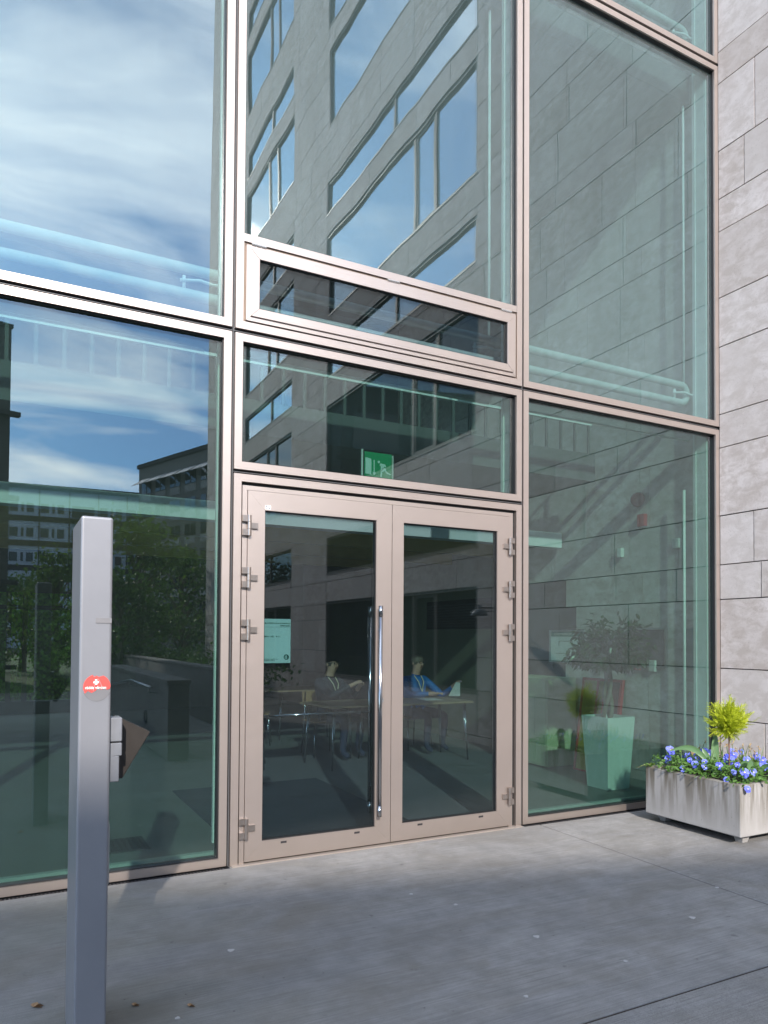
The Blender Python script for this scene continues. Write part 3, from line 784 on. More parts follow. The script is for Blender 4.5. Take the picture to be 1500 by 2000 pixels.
for k in range(130):
    d = rv(); d.z = abs(d.z) * .95 - .30; d.normalize()
    L = random.uniform(.14, .36)
    s = Vector((0, 0, .56)); e = s + Vector((d.x * L * 1.1, d.y * L * 1.1, d.z * L * 1.05 + .13))
    mid = (s + e) / 2 + Vector((0, 0, .05))
    br.tube([s, mid, e], [.006, .004, .002], 5)
    for q in range(26):
        t = random.uniform(.40, 1.15); pp = s.lerp(e, t) + rv() * .05
        dd = (d + rv() * .9 - Vector((0, 0, .55))).normalized()
        leafblade(cr, pp, dd, (rv() + Vector((0, 0, 1.5))).normalized(), random.uniform(.06, .10), random.uniform(.014, .022))
br.build('branches', bark, fic); cr.build('crown', ficus_leaf, fic)

# exit sign hanging inside above the door
sg = empty('exit_sign', (2.51, 0.17, 2.80), 'green emergency exit sign with running figure above the left door leaf', 'exit sign')
exg = simple('exit_green', (0.0, 0.30, 0.115), .4, 0, .05); pict = simple('pictogram_white', (.62, .80, .72), .4, 0, .03)
MB().box(-.115, .115, 0, .012, -.105, .105).build('sign_panel', exg, sg)
MB().box(-.140, -.128, .0, .012, -.11, .12).box(.122, .13, .0, .012, -.11, .10).build('side_frame', plastic_white, sg)
def sp(x, y): return ((x - 675) / 940 * .23, -.003, .105 - (y - 280) / 870 * .205)
def poly(name, pts, par=sg, mat=pict): return MB().prism([sp(*q) for q in pts][::-1], (0, .0025, 0)).build(name, mat, par)
poly('door_symbol', [(230, 470), (430, 500), (430, 1010), (230, 990)])
poly('arrow', [(512, 520), (545, 523), (545, 920), (590, 925), (530, 1020), (470, 910), (512, 918)])
poly('figure_head', [(690 + 40 * math.cos(t), 570 + 45 * math.sin(t)) for t in [2*PI*k/14 for k in range(14)]])
poly('figure_body', [(745, 610), (915, 630), (950, 700), (925, 720), (880, 690), (840, 790), (760, 880), (760, 700), (715, 680)])
poly('figure_leg', [(830, 740), (915, 740), (960, 850), (1010, 880), (1120, 925), (1105, 945), (975, 925), (895, 840), (810, 890), (795, 1050), (750, 1050), (755, 870)])

# poster inside the left door leaf
ps = empty('opening_hours_poster', (1.672, 0.045, 1.48), 'pale green library opening hours poster behind the left door glass', 'poster')
MB().box(-.108, .102, 0, .001, -.152, .150).build('sheet', simple('poster_paper', (.52, .78, .68), .6, 0, .02), ps)
pink = simple('poster_ink', (.01, .10, .07), .6)
R90 = (PI / 2, 0, 0)
text('BIBLIOTEKET HÄLSA & SAMHÄLLE', .0125, (.095, -.001, .116), R90, pink, 'poster_text', ps, 'RIGHT', off=.0003)
text('ÖPPETTIDER', .0125, (.095, -.001, .099), R90, pink, 'poster_text', ps, 'RIGHT', off=.0003)
MB().box(-.10, .096, -.0015, -.0005, .0935, .0945).build('rule', pink, ps)
text('MÅN - FRE    9-17', .0145, (-.088, -.001, .024), R90, pink, 'poster_text', ps, off=.0003)
text('Avvikelser i öppettiderna\nmeddelas på dörren', .0095, (-.088, -.001, -.128), R90, pink, 'poster_text', ps, off=.0001)
lg = MB(); lg.prism([(.072 + .019 * math.cos(t), -.0015, -.112 + .019 * math.sin(t)) for t in [2*PI*k/24 for k in range(24)]], (0, .001, 0))
lg.build('emblem', pink, ps)
MB().box(.061, .064, -.003, -.0016, -.122, -.104).box(.067, .070, -.003, -.0016, -.122, -.098).box(.073, .077, -.003, -.0016, -.122, -.101).box(.061, .077, -.003, -.0016, -.125, -.123).build('emblem_bars', D.materials['poster_paper'], ps)
st = empty('door_sticker', (1.588, -0.0045, 2.382), 'small white sticker at the top corner of the left door glass', 'sticker')
MB().box(-.022, .018, -.001, 0, -.014, .014).build('label_sheet', plastic_white, st)
MB().box(-.018, -.012, -.002, -.0012, .0, .011).box(-.017, -.010, -.002, -.0012, -.009, -.004).box(.0, .014, -.002, -.0012, -.009, -.005).build('label_print', simple('print_blue', (.03, .04, .12), .5), st)

# door mat, floor grille
tag(MB().box(1.50, 3.0, 0.13, 2.55, -.002, .010).build('door_mat', simple('coir_mat', (.035, .045, .055), .95, 0, .6, 120)), 'large dark ribbed entrance mat on the floor inside the doors', 'door mat')
gr = empty('floor_grille', (.80, .80, 0), 'small dark rectangular grille in the floor behind the left pane', 'grille')
MB().box(-.2, .16, -.16, .2, -.001, .006).build('grille_frame', grey_dark, gr)
for k in range(9): MB().box(-.19 + k * .038, -.17 + k * .038, -.15, .19, .0062, .010).build('slat', slotm, gr)

bn_ = empty('banner', (1.52, 6.0, 1.45), 'dim hanging banner with vertical lettering deep inside the hall', 'banner')
MB().box(-.16, .16, 0, .01, -.55, .55).build('cloth', simple('banner_cloth', (.035, .05, .03), .8), bn_)
text('NAL 2011', .20, (.07, -.003, -.48), (PI/2, -PI/2, 0), simple('banner_ink', (.008, .01, .008), .6), 'banner_text', bn_)
# tables, chairs
def table(x, y, w, d, rz, label):
    t = empty('cafe_table', (x, y, 0), label, 'table', 'cafe tables inside', rz=rz)
    MB().box(-w/2, w/2, -d/2, d/2, .705, .73).build('tabletop', wood_pale, t, bevel=.003)
    for sx in (-1, 1):
        for sy in (-1, 1):
            MB().tube([(sx * (w/2 - .08), sy * (d/2 - .08), .705), (sx * (w/2 - .05), sy * (d/2 - .05), 0)], .011, 8).tube([(sx * (w/2 - .11), sy * (d/2 - .08), .705), (sx * (w/2 - .05), sy * (d/2 - .05), 0.02)], .007, 6).build('leg', steel, t, smooth=True)
    return t
table(4.58, 3.22, 1.3, .74, 0, 'birch table with papers where the person in blue sits')
table(3.62, 3.25, .75, .75, 0.12, 'birch table in front of the person in dark clothes')
table(4.0, 5.9, .9, .8, 0.1, 'farthest birch table seen through the left door leaf')
chm = simple('chair_seat', (.30, .17, .08), .45, 0, .2, 10)
def chair(x, y, rz, label, src=None):
    if src: return dup(src, (x, y, 0), rz, label)
    t = empty('cafe_chair', (x, y, 0), label, 'chair', 'cafe chairs inside', rz=rz)
    MB().box(-.2, .2, -.2, .2, .43, .445).build('seat', chm, t, bevel=.004)
    MB().prism([(-.2, .17, .62), (.2, .17, .62), (.19, .23, .80), (-.19, .23, .80)], (0, .012, 0)).build('backrest', chm, t)
    for sx in (-1, 1):
        MB().tube([(sx * .17, -.17, .43), (sx * .20, -.22, 0)], .009, 8).build('leg', steel, t, smooth=True)
        MB().tube([(sx * .17, .17, .80), (sx * .18, .17, .45), (sx * .20, .22, 0)], .009, 8).build('leg', steel, t, smooth=True)
    return t
c0 = chair(2.55, 3.55, 2.8, 'cafe chair nearest the left door glass with arched steel legs')
chair(5.02, 4.05, .1, 'cafe chair under the person in the blue jacket', c0)
chair(3.70, 4.05, 0, 'cafe chair under the person in dark clothes', c0)
chair(3.2, 5.3, 1.2, 'empty cafe chair beside the farthest table', c0)
tag(MB().prism([(4.70, 3.12, .7315), (4.94, 3.08, .7315), (4.98, 3.38, .7315), (4.74, 3.42, .7315)], (0, 0, .0015)).build('paper_sheet', plastic_white), 'white sheet of paper lying on the table before the person in blue', 'paper')
tag(MB().prism([(5.24, 3.44, .75), (5.34, 3.42, .93), (5.42, 3.44, .92), (5.46, 3.50, .735)], (0.002, .002, 0)).build('paper_sheet', plastic_white), 'white sheet of paper held up in the hand over the table', 'paper')

# ------------------------------------------------------------------ people
skin_m = simple('skin', (.48, .29, .21), .5, 0, .06)
def person(name, loc_, rz, J, R_, cloth, trousers, label, hairc, bald, extra):
    """J: joints, one continuous skinned body"""
    root = empty(name, loc_, label, 'person', 'people sitting inside', rz=rz)
    me = D.meshes.new('body'); names = list(J); idx = {n: i for i, n in enumerate(names)}
    me.from_pydata([J[n] for n in names], [(idx[a], idx[b]) for a, b in extra['edges']], [])
    o = D.objects.new('body', me); COL.objects.link(o); o.parent = root
    sk = o.modifiers.new('skin', 'SKIN'); sk.use_smooth_shade = True
    for n in names:
        v = me.skin_vertices[0].data[idx[n]]; v.radius = R_[n]; v.use_root = (n == 'pelvis')
    sb = o.modifiers.new('sub', 'SUBSURF'); sb.levels = 1; sb.render_levels = 1
    dg = bpy.context.evaluated_depsgraph_get(); ev_ = D.meshes.new_from_object(o.evaluated_get(dg))
    o.modifiers.clear(); o.data = ev_
    for m_ in (cloth, trousers, skin_m): ev_.materials.append(m_)
    hands = [Vector(J[n]) for n in names if n.startswith('palm')]
    for p_ in ev_.polygons:
        c = p_.center
        if c.z > 1.015: k = 2
        elif any((c - h).length < .12 and (c - h).length < .085 + .04 for h in hands) and min((c - h).length for h in hands) < .10: k = 2
        elif c.z < .58 and abs(c.x) > .04 and c.y < .1 or c.z < .5: k = 1
        else: k = 0
        p_.material_index = k; p_.use_smooth = True
    hm = simple(name + '_hair_%s' % ('a' if not bald else 'b'), hairc, .7, 0, .2, 80)
    hc = Vector(J['crown'])
    h = MB()
    if not bald:
        h.lathe([(.086, -.055), (.093, -.02), (.092, .015), (.08, .05), (.052, .075), (0.001, .085)], (hc.x, hc.y + .018, hc.z), 18)
    else:
        h.lathe([(.079, -.05), (.082, -.02), (.080, .0)], (hc.x, hc.y + .012, hc.z - .01), 18)
    h.build('hair', hm, root, smooth=True)
    hd = Vector(J['head'])
    fc = MB(); fy = hd.y - .088
    fc.prism([(hd.x - .012, fy + .01, hd.z - .005), (hd.x + .012, fy + .01, hd.z - .005), (hd.x, fy + .012, hd.z + .035)], (0, -.022, -.006)).build('nose', skin_m, root)
    MB().box(hd.x - .022, hd.x + .022, fy + .004, fy + .016, hd.z - .036, hd.z - .030).build('mouth', simple(name + '_lips' + str(bald), (.25, .10, .08), .5), root)
    for s in (-1, 1):
        MB().lathe([(0.001, -.008), (.008, -.006), (.011, 0), (.008, .006), (0.001, .008)], (hd.x + s * .031, fy + .014, hd.z + .028), 10, axis='y').build('eye', ink if s else ink, root, smooth=True)
        MB().lathe([(.006, -.006), (.018, -.004), (.02, .003), (.004, .006)], (hd.x + s * .084, hd.y + .008, hd.z + .012), 12, axis='x').build('ear', skin_m, root, smooth=True)
    gl = MB()
    for s in (-1, 1):
        pts = [(hd.x + s * .032 + .024 * math.cos(t), fy - .006, hd.z + .027 + .015 * math.sin(t)) for t in [2*PI*k/12 for k in range(13)]]
        gl.tube(pts, .0024, 5); gl.tube([(hd.x + s * .056, fy - .006, hd.z + .03), (hd.x + s * .086, hd.y + .01, hd.z + .028)], .0024, 5)
    gl.tube([(hd.x - .009, fy - .006, hd.z + .03), (hd.x + .009, fy - .006, hd.z + .03)], .0024, 5)
    gl.build('glasses', grey_dark, root)
    ln = MB(); ch = Vector(J['chest'])
    for s in (-1, 1): ln.tube([(s * .06, ch.y - .05, 1.0), (s * .045, ch.y - .125, .92), (0.0, ch.y - .15, .78)], .0065, 5)
    ln.build('lanyard', simple(name + '_lanyard' + str(bald), (.55, .50, .35), .6), root)
    return root
def pose(lh, rh, le, re, headdx):
    J = dict(pelvis=(0, 0, .52), waist=(0, -.01, .66), chest=(0, -.03, .84), neck0=(0, -.03, .985), neck=(headdx * .3, -.04, 1.045),
             jaw=(headdx * .6, -.065, 1.105), head=(headdx, -.065, 1.15), crown=(headdx, -.055, 1.205),
             lsh=(-.175, -.02, .935), lel=le, lwr=(le[0] * .25 + lh[0] * .75, le[1] * .25 + lh[1] * .75, le[2] * .25 + lh[2] * .75), palm_l=lh,
             rsh=(.175, -.02, .935), rel=re, rwr=(re[0] * .25 + rh[0] * .75, re[1] * .25 + rh[1] * .75, re[2] * .25 + rh[2] * .75), palm_r=rh,
             lhip=(-.10, -.05, .50), lkn=(-.14, -.47, .50), lan=(-.15, -.44, .10), lft=(-.15, -.56, .045),
             rhip=(.10, -.05, .50), rkn=(.15, -.47, .50), ran=(.14, -.42, .10), rft=(.14, -.54, .045))
    R_ = dict(pelvis=(.145, .12), waist=(.14, .11), chest=(.16, .115), neck0=(.075, .07), neck=(.055, .055), jaw=(.062, .07), head=(.077, .09), crown=(.066, .078),
              lsh=(.068, .068), lel=(.05, .05), lwr=(.030, .030), palm_l=(.032, .024), rsh=(.068, .068), rel=(.05, .05), rwr=(.030, .030), palm_r=(.032, .024),
              lhip=(.09, .09), lkn=(.062, .062), lan=(.042, .042), lft=(.035, .035), rhip=(.09, .09), rkn=(.062, .062), ran=(.042, .042), rft=(.035, .035))
    E_ = [('pelvis', 'waist'), ('waist', 'chest'), ('chest', 'neck0'), ('neck0', 'neck'), ('neck', 'jaw'), ('jaw', 'head'), ('head', 'crown'),
          ('chest', 'lsh'), ('lsh', 'lel'), ('lel', 'lwr'), ('lwr', 'palm_l'), ('chest', 'rsh'), ('rsh', 'rel'), ('rel', 'rwr'), ('rwr', 'palm_r'),
          ('pelvis', 'lhip'), ('lhip', 'lkn'), ('lkn', 'lan'), ('lan', 'lft'), ('pelvis', 'rhip'), ('rhip', 'rkn'), ('rkn', 'ran'), ('ran', 'rft')]
    for side, pm_, el in (('l', Vector(lh), Vector(le)), ('r', Vector(rh), Vector(re))):
        d = (pm_ - el).normalized(); s = d.cross(Vector((0, 0, 1)));
        s = s.normalized() if s.length > .1 else Vector((1, 0, 0))
        for k, (o_, L) in enumerate(((-.030, .062), (-.010, .075), (.010, .070), (.030, .055))):
            a = pm_ + d * .045 + s * o_; b = a + d * L * .55; c = b + d * L * .35 - Vector((0, 0, L * .35))
            for n, v in (('a', a), ('b', b), ('c', c)): J['f%s%d%s' % (side, k, n)] = tuple(v); R_['f%s%d%s' % (side, k, n)] = (.0095, .0095)
            E_ += [('palm_' + side, 'f%s%da' % (side, k)), ('f%s%da' % (side, k), 'f%s%db' % (side, k)), ('f%s%db' % (side, k), 'f%s%dc' % (side, k))]
        sg_ = 1 if side == 'l' else -1
        a = pm_ + s * .04 * sg_; b = a + d * .04 + s * .012 * sg_
        for n, v in (('a', a), ('b', b)): J['t%s%s' % (side, n)] = tuple(v); R_['t%s%s' % (side, n)] = (.0105, .0105)
        E_ += [('palm_' + side, 't%sa' % side), ('t%sa' % side, 't%sb' % side)]
    return J, R_, dict(edges=E_)
J, R_, ex = pose((-.06, -.52, .785), (.30, -.52, .90), (-.27, -.22, .76), (.33, -.22, .72), .02)
person('person', (5.02, 3.98, 0), .18, J, R_, simple('blue_jacket', (.008, .13, .38), .7, 0, .35, 14), simple('dark_trousers', (.03, .04, .07), .8),
       'person in bright blue jacket with glasses and lanyard holding papers at the table', (.13, .105, .08), False, ex)
J, R_, ex = pose((.14, -.36, .93), (.21, -.37, .90), (-.20, -.28, .78), (.34, -.14, .74), .02)
person('person', (3.74, 3.98, 0), .35, J, R_, simple('dark_sweater', (.025, .03, .045), .8), D.materials['dark_trousers'],
       'bald person in dark sweater with clasped hands behind the handle of the left door', (.08, .06, .05), True, ex)

# ------------------------------------------------------------------ post in front
post_m, nt, b = base('painted_post', (.36, .37, .41), .38, .35)
P = pos(nt); pn = noise(nt, P, 5, 5, .6); sc_ = noise(nt, mapping(nt, P, (60, 60, 4)), 3, 6, .7)
c = mixc(nt, pn, (.205, .212, .235), (.26, .267, .29)); c = mixc(nt, ramp(nt, sc_, [(.68, 0), (.76, .35)]), c, (.5, .5, .53)); setc(nt, b, c)
post = empty('automatic_door_post', (.30, -1.775, 0), 'tall grey rectangular metal post with torn red sticker in the foreground', 'post')
MB().box(-.054, .054, -.175, .175, 0, 1.932).build('post_body', post_m, post, bevel=.009, seg=3)
dv = MB().box(.0545, .098, -.15, -.07, 1.118, 1.205, 0).box(.0545, .098, -.15, -.07, 1.066, 1.113).box(.0545, .089, -.15, -.07, .972, 1.066)
dv.build('card_reader', simple('reader_grey', (.17, .18, .20), .4), post, bevel=.003)
hd_ = MB().prism([(.09, -.05, 1.20), (.215, -.05, 1.135), (.115, -.05, .965), (.09, -.05, .965)], (0, .09, 0))
hd_.build('reader_hood', simple('hood_brown', (.035, .031, .028), .4, .2), post, bevel=.002)
ep = MB().prism([(.0545, -.10, .58), (.060, -.10, .575), (.0665, -.10, .60), (.0665, -.10, .80), (.061, -.10, .835), (.0545, -.10, .825)], (0, .07, 0))
ep.build('elbow_plate', steel_dull, post)
def fp(x, z, y=-.1762): return (x - .30, y, z)
tape = MB().box(-.001, .0525, -.1775, -.1756, 1.549, 1.567).build('tape_strip', simple('grey_tape', (.17, .17, .18), .5), post)
# torn sticker: outline in the sticker's own coordinates
so = empty('torn_sticker', (.30, -1.951, 1.32), 'torn round red charity sticker with white cross on the grey post', 'sticker')
def arc(cx, cz, r, a0, a1, n=10): return [(cx + r * math.cos(math.radians(a0 + (a1 - a0) * i / n)), cz + r * math.sin(math.radians(a0 + (a1 - a0) * i / n))) for i in range(n + 1)]
out = arc(.006, 0, .046, 188, 108, 8) + [(-.004, .036), (.004, .041), (.012, .036)] + arc(.006, 0, .046, 62, 4, 6) + [(.049, -.006), (.040, -.010), (.030, -.001), (.022, -.010), (.012, .000), (.002, -.012), (-.012, -.020), (-.024, -.012), (-.034, -.022)]
MB().prism([(x, 0, z) for x, z in out], (0, -.0012, 0)).build('red_paper', simple('sticker_red', (.62, .07, .06), .6, 0, .25, 200), so)
res_ = arc(.006, -.004, .047, 200, 350, 12) + [(.044, -.010), (.022, -.008), (.0, -.014), (-.02, -.016)]
MB().prism([(x, .0008, z) for x, z in res_], (0, -.0010, 0)).build('glue_residue', simple('glue_grey', (.15, .15, .16), .8), so)
MB().box(-.006, .012, -.0022, -.0013, .014, .021).box(-.001, .007, -.0024, -.00125, .009, .028).build('white_cross', plastic_white, so)
text('rädda vården', .0135, (-.034, -.0014, -.006), R90, plastic_white, 'sticker_text', so, off=.0003)
MB().tube([(.008, -.002, .03), (.0, -.002, .012), (-.006, -.002, -.012)], .0009, 4).tube([(.010, -.002, .03), (.018, -.002, .014), (.024, -.002, -.004)], .0009, 4).build('paper_crease', simple('crease_grey', (.35, .3, .3), .7), so)

# ------------------------------------------------------------------ planter
def planter_mat():
    m, nt, b = base('cast_concrete', (.4, .385, .37), .85)
    P = pos(nt); s = nd(nt, 'ShaderNodeSeparateXYZ'); nt.links.new(P, s.inputs[0])
    n1_ = noise(nt, P, 5, 8, .65); n2_ = noise(nt, P, 90, 4, .6)
    xy = mth(nt, 'ADD', s.outputs[0], s.outputs[1])
    strk = nd(nt, 'ShaderNodeTexNoise', noise_dimensions='2D'); strk.inputs['Scale'].default_value = 1; strk.inputs['Detail'].default_value = 6
    cb = nd(nt, 'ShaderNodeCombineXYZ'); nt.links.new(mth(nt, 'MULTIPLY', xy, 16.0), cb.inputs[0]); nt.links.new(mth(nt, 'MULTIPLY', s.outputs[2], 1.6), cb.inputs[1])
    nt.links.new(cb.outputs[0], strk.inputs['Vector'])
    top = ramp(nt, mth(nt, 'ADD', s.outputs[2], mth(nt, 'MULTIPLY', strk.outputs[0], .25)), [(.22, 0), (.56, 1)])
    c = mixc(nt, n1_, (.27, .262, .255), (.355, .345, .335))
    st_ = mth(nt, 'MULTIPLY', ramp(nt, strk.outputs[0], [(.42, 0), (.58, 1)]), top)
    c = mixc(nt, mth(nt, 'MULTIPLY', st_, .95), c, (.105, .09, .065))
    c = mixc(nt, ramp(nt, mth(nt, 'ADD', s.outputs[2], mth(nt, 'MULTIPLY', n1_, .05)), [(.45, 0), (.478, .6)]), c, (.13, .115, .08))
    v = nd(nt, 'ShaderNodeTexVoronoi'); v.inputs['Scale'].default_value = 26; nt.links.new(P, v.inputs['Vector'])
    d = ramp(nt, v.outputs['Distance'], [(.05, 1), (.09, 0)])
    c = mixc(nt, mth(nt, 'MULTIPLY', d, .75), c, (.06, .055, .05)); c = mixc(nt, mth(nt, 'MULTIPLY', n2_, .18), c, (.25, .24, .23))
    setc(nt, b, c); bump(nt, b, mth(nt, 'SUBTRACT', mth(nt, 'ADD', mth(nt, 'MULTIPLY', n1_, .4), mth(nt, 'MULTIPLY', n2_, .2)), d), .4, .004)
    return m
PX0, PX1, PY0, PY1, PZ0, PZ1 = 4.80, 6.05, -1.19, -0.30, .062, .445
pl = empty('concrete_planter', (PX0, PY0, 0), 'weathered square concrete planter full of flowers beside the stone wall', 'planter')
po = Vector((PX0, PY0, 0)); cm_ = planter_mat(); t = .055
mb = MB()
o8 = [(PX0, PY0), (PX1, PY0), (PX1, PY1), (PX0, PY1)]; i8 = [(PX0 + t, PY0 + t), (PX1 - t, PY0 + t), (PX1 - t, PY1 - t), (PX0 + t, PY1 - t)]
mb.v = [(x, y, PZ0) for x, y in o8] + [(x, y, PZ1) for x, y in o8] + [(x, y, PZ1) for x, y in i8] + [(x, y, PZ1 - .09) for x, y in i8]
mb.f = [(3, 2, 1, 0)] + [(i, (i+1) % 4, 4 + (i+1) % 4, 4 + i) for i in range(4)] + [(4 + i, 4 + (i+1) % 4, 8 + (i+1) % 4, 8 + i) for i in range(4)] + [(8 + i, 8 + (i+1) % 4, 12 + (i+1) % 4, 12 + i) for i in range(4)] + [(12, 13, 14, 15)]
mb.m = [0] * len(mb.f)
loc(mb, po).build('planter_box', cm_, pl, bevel=.007, seg=2)
for fx_ in (PX0 + .10, PX1 - .16):
    for fy_ in (PY0 + .06, PY1 - .12):
        loc(MB().prism([(fx_ - .02, fy_ - .02, PZ0 + .01), (fx_ + .08, fy_ - .02, PZ0 + .01), (fx_ + .08, fy_ + .08, PZ0 + .01), (fx_ - .02, fy_ + .08, PZ0 + .01)], (0, 0, -.012)), po).build('foot_pad', cm_, pl)
        f_mb = frus(MB(), .028, .045, 0, PZ0 + .001); f_mb.v = [(v[0] + fx_ + .03, v[1] + fy_ + .03, v[2]) for v in f_mb.v]
        loc(f_mb, po).build('foot', cm_, pl)
loc(MB().box(PX0 + t + .001, PX1 - t - .001, PY0 + t + .001, PY1 - t - .001, PZ1 - .085, PZ1 - .035), po).build('planter_soil', soil, pl)

# pansies: (px-derived x, y), z, size, tone
pansy_leaf = leafmat('pansy_leaves', (.045, .11, .02), (.10, .21, .035), .5)
def petalmat(name, c, c2):
    m, nt, b = base(name, c, .6)
    P = pos(nt); n = noise(nt, P, 90, 4, .6); setc(nt, b, mixc(nt, ramp(nt, n, [(.35, 0), (.65, 1)]), c, c2))
    return m
blue_d = petalmat('deep_blue_petal', (.06, .07, .52), (.12, .15, .68)); blue_l = petalmat('light_blue_petal', (.12, .16, .64), (.27, .31, .80)); eye_y = simple('pansy_eye', (.75, .6, .15), .6)
fl = [(5.00, -.36, .50, 1.0, 'd'), (5.10, -.30, .56, 1.25, 'm'), (5.32, -.36, .54, .7, 'm'), (5.43, -.38, .545, .95, 'l'), (5.12, -.42, .50, .9, 'l'), (5.30, -.45, .55, .9, 'm'), (5.36, -.50, .545, 1.0, 'm'),
      (4.99, -.64, .50, .95, 'm'), (4.87, -.62, .47, .75, 'l'), (5.26, -.55, .55, 1.15, 'm'), (5.16, -.64, .53, 1.0, 'm'), (4.95, -.76, .50, .75, 'l'), (5.05, -.82, .51, .95, 'd'), (5.24, -.76, .54, 1.4, 'd'), (5.38, -.70, .56, 1.0, 'm'),
      (5.33, -.86, .54, 1.0, 'm'), (4.97, -1.10, .51, 1.1, 'm'), (4.83, -1.05, .46, .7, 'l'), (4.84, -1.22, .42, .75, 'm'), (5.60, -.75, .54, .9, 'm'), (5.28, -1.04, .53, 1.1, 'd'), (5.5, -1.05, .52, 1.0, 'm'), (5.7, -.95, .52, 1.0, 'd'),
      (5.1, -1.08, .50, .8, 'l'), (5.62, -.5, .54, .9, 'm')]
clumps = [((4.98, -.42), 'far left pansy clump with a deep blue flower at the planter corner by the glass'), ((5.34, -.42), 'pansy clump behind the tulip leaves with light blue flowers'), ((4.94, -.72), 'pansy clump halfway along the long side of the planter'),
          ((5.24, -.74), 'pansy clump with the largest deep blue flower below the golden shrub'), ((5.00, -1.07), 'pansy clump at the near front corner of the planter'), ((5.50, -.98), 'pansy clump at the right side of the planter by the wall')]
roots = []
for (cx, cy_), lab in clumps:
    roots.append(empty('pansy_plant', (cx, cy_, .40), lab, 'pansies', 'blue pansies in the planter'))
def flower(r, ctr, s, tone, par):
    n = Vector((-.62 + random.uniform(-.35, .35), -.70 + random.uniform(-.3, .3), .35 + random.uniform(-.25, .25))).normalized()
    ux = n.cross(Vector((0, 0, 1))).normalized(); uy = ux.cross(n)
    if uy.z < 0: ux, uy = -ux, -uy
    mb = MB()
    mats = {'d': (blue_d, blue_l, eye_y), 'm': (blue_l, blue_d, eye_y), 'l': (blue_l, blue_l, eye_y)}[tone]
    R0 = .024 * s
    for k, (ang, L, W, off, mi) in enumerate(((60, 1.05, .62, -.004, 0), (120, 1.05, .62, -.003, 0), (15, .95, .60, 0, 1 if tone == 'd' else 0), (165, .95, .60, .001, 1 if tone == 'd' else 0), (270, 1.15, .85, .003, 1 if tone == 'm' else 0))):
        a = math.radians(ang + random.uniform(-8, 8)); d = ux * math.cos(a) + uy * math.sin(a); t_ = ux * -math.sin(a) + uy * math.cos(a)
        pts = []; NN = 11
        for q in range(NN):
            tt = -1 + 2 * q / (NN - 1)
            rad = R0 * L * (1 - .22 * tt * tt + .05 * math.sin(q * 2.3 + k))
            ph = tt * 1.05 * W / .62 * .85
            pts.append(ctr + d * (rad * math.cos(ph) * 1.15) + t_ * (rad * math.sin(ph) * 1.0) + n * (off * s + R0 * .14 * math.sin(q * 1.9 + k)))
        kx = len(mb.v); mb.v += [tuple(ctr + n * off * s)] + [tuple(x) for x in pts]
        for q in range(NN - 1): mb.f.append((kx, kx + 1 + q, kx + 2 + q)); mb.m.append(mi)
    kx = len(mb.v); e = [ctr + n * .0055 + (ux * math.cos(q * PI / 3) + uy * math.sin(q * PI / 3)) * .0042 * s for q in range(6)]
    mb.v += [tuple(x) for x in e]; mb.f.append(tuple(kx + q for q in range(6))); mb.m.append(2)
    mb.v = [tuple(Vector(v) - par.location) for v in mb.v]
    return mb.build('flower', list(mats), par)
stems = {i: MB() for i in range(6)}
def nearest(x, y): return min(range(6), key=lambda i: (clumps[i][0][0] - x) ** 2 + (clumps[i][0][1] - y) ** 2)
for k in range(16): fl.append((random.uniform(4.92, 5.75), random.uniform(-1.08, -.4), random.uniform(.49, .54), random.uniform(.65, 1.0), random.choice('dml')))
for (x, y, z, s, tone) in fl:
    i = nearest(x, y); c_ = Vector((x, y, z)); flower(None, c_, s * 1.22, tone, roots[i])
    stems[i].tube([c_ - roots[i].location + Vector((.004, .006, -.002)), Vector((x + .02, y + .03, z - .04)) - roots[i].location, Vector((x + .03, y + .04, .42)) - roots[i].location], .0018, 5)
for i, ((cx, cy_), _l) in enumerate(clumps):
    fo = MB()
    for k in range(330):
        px_ = random.gauss(0, .13); py_ = random.gauss(0, .12); wx, wy = cx + px_, cy_ + py_
        if not (PX0 - .03 < wx < PX1 - .03 and PY0 - .03 < wy < PY1 + .02): continue
        zt = random.uniform(.0, .105) + .035
        if wx < PX0 + .06 or wy < PY0 + .06: zt = random.uniform(.045, .085)
        d = rv(); d.z = d.z * .4; d.normalize()
        leafblade(fo, Vector((px_, py_, zt)), d, (rv() * .8 + Vector((-.3, -.3, 1))).normalized(), random.uniform(.022, .045), random.uniform(.006, .012))
    fo.build('foliage', pansy_leaf, roots[i]); stems[i].build('stems', pansy_leaf, roots[i])
# trailing ivy at the left corner
ivy = empty('ivy_sprig', (4.84, -.32, .44), 'small trailing ivy sprig hanging over the left corner of the planter', 'ivy')
iv = MB(); ivl = MB()
for e in (Vector((-.13, .02, .0)), Vector((-.07, -.03, .03)), Vector((-.03, -.05, .02))):
    iv.tube([(0, 0, 0), tuple(e * .5 + Vector((0, 0, .02))), tuple(e)], .0015, 5)
    for q in range(9):
        leafblade(ivl, e * (q / 9 + .1) + Vector((0, 0, .012)), rv(), (rv() + Vector((-.5, -.5, 1))).normalized(), .024, .009)
iv.build('stem', bark, ivy); ivl.build('leaves', leafmat('ivy_leaves', (.10, .17, .03), (.20, .28, .06)), ivy)
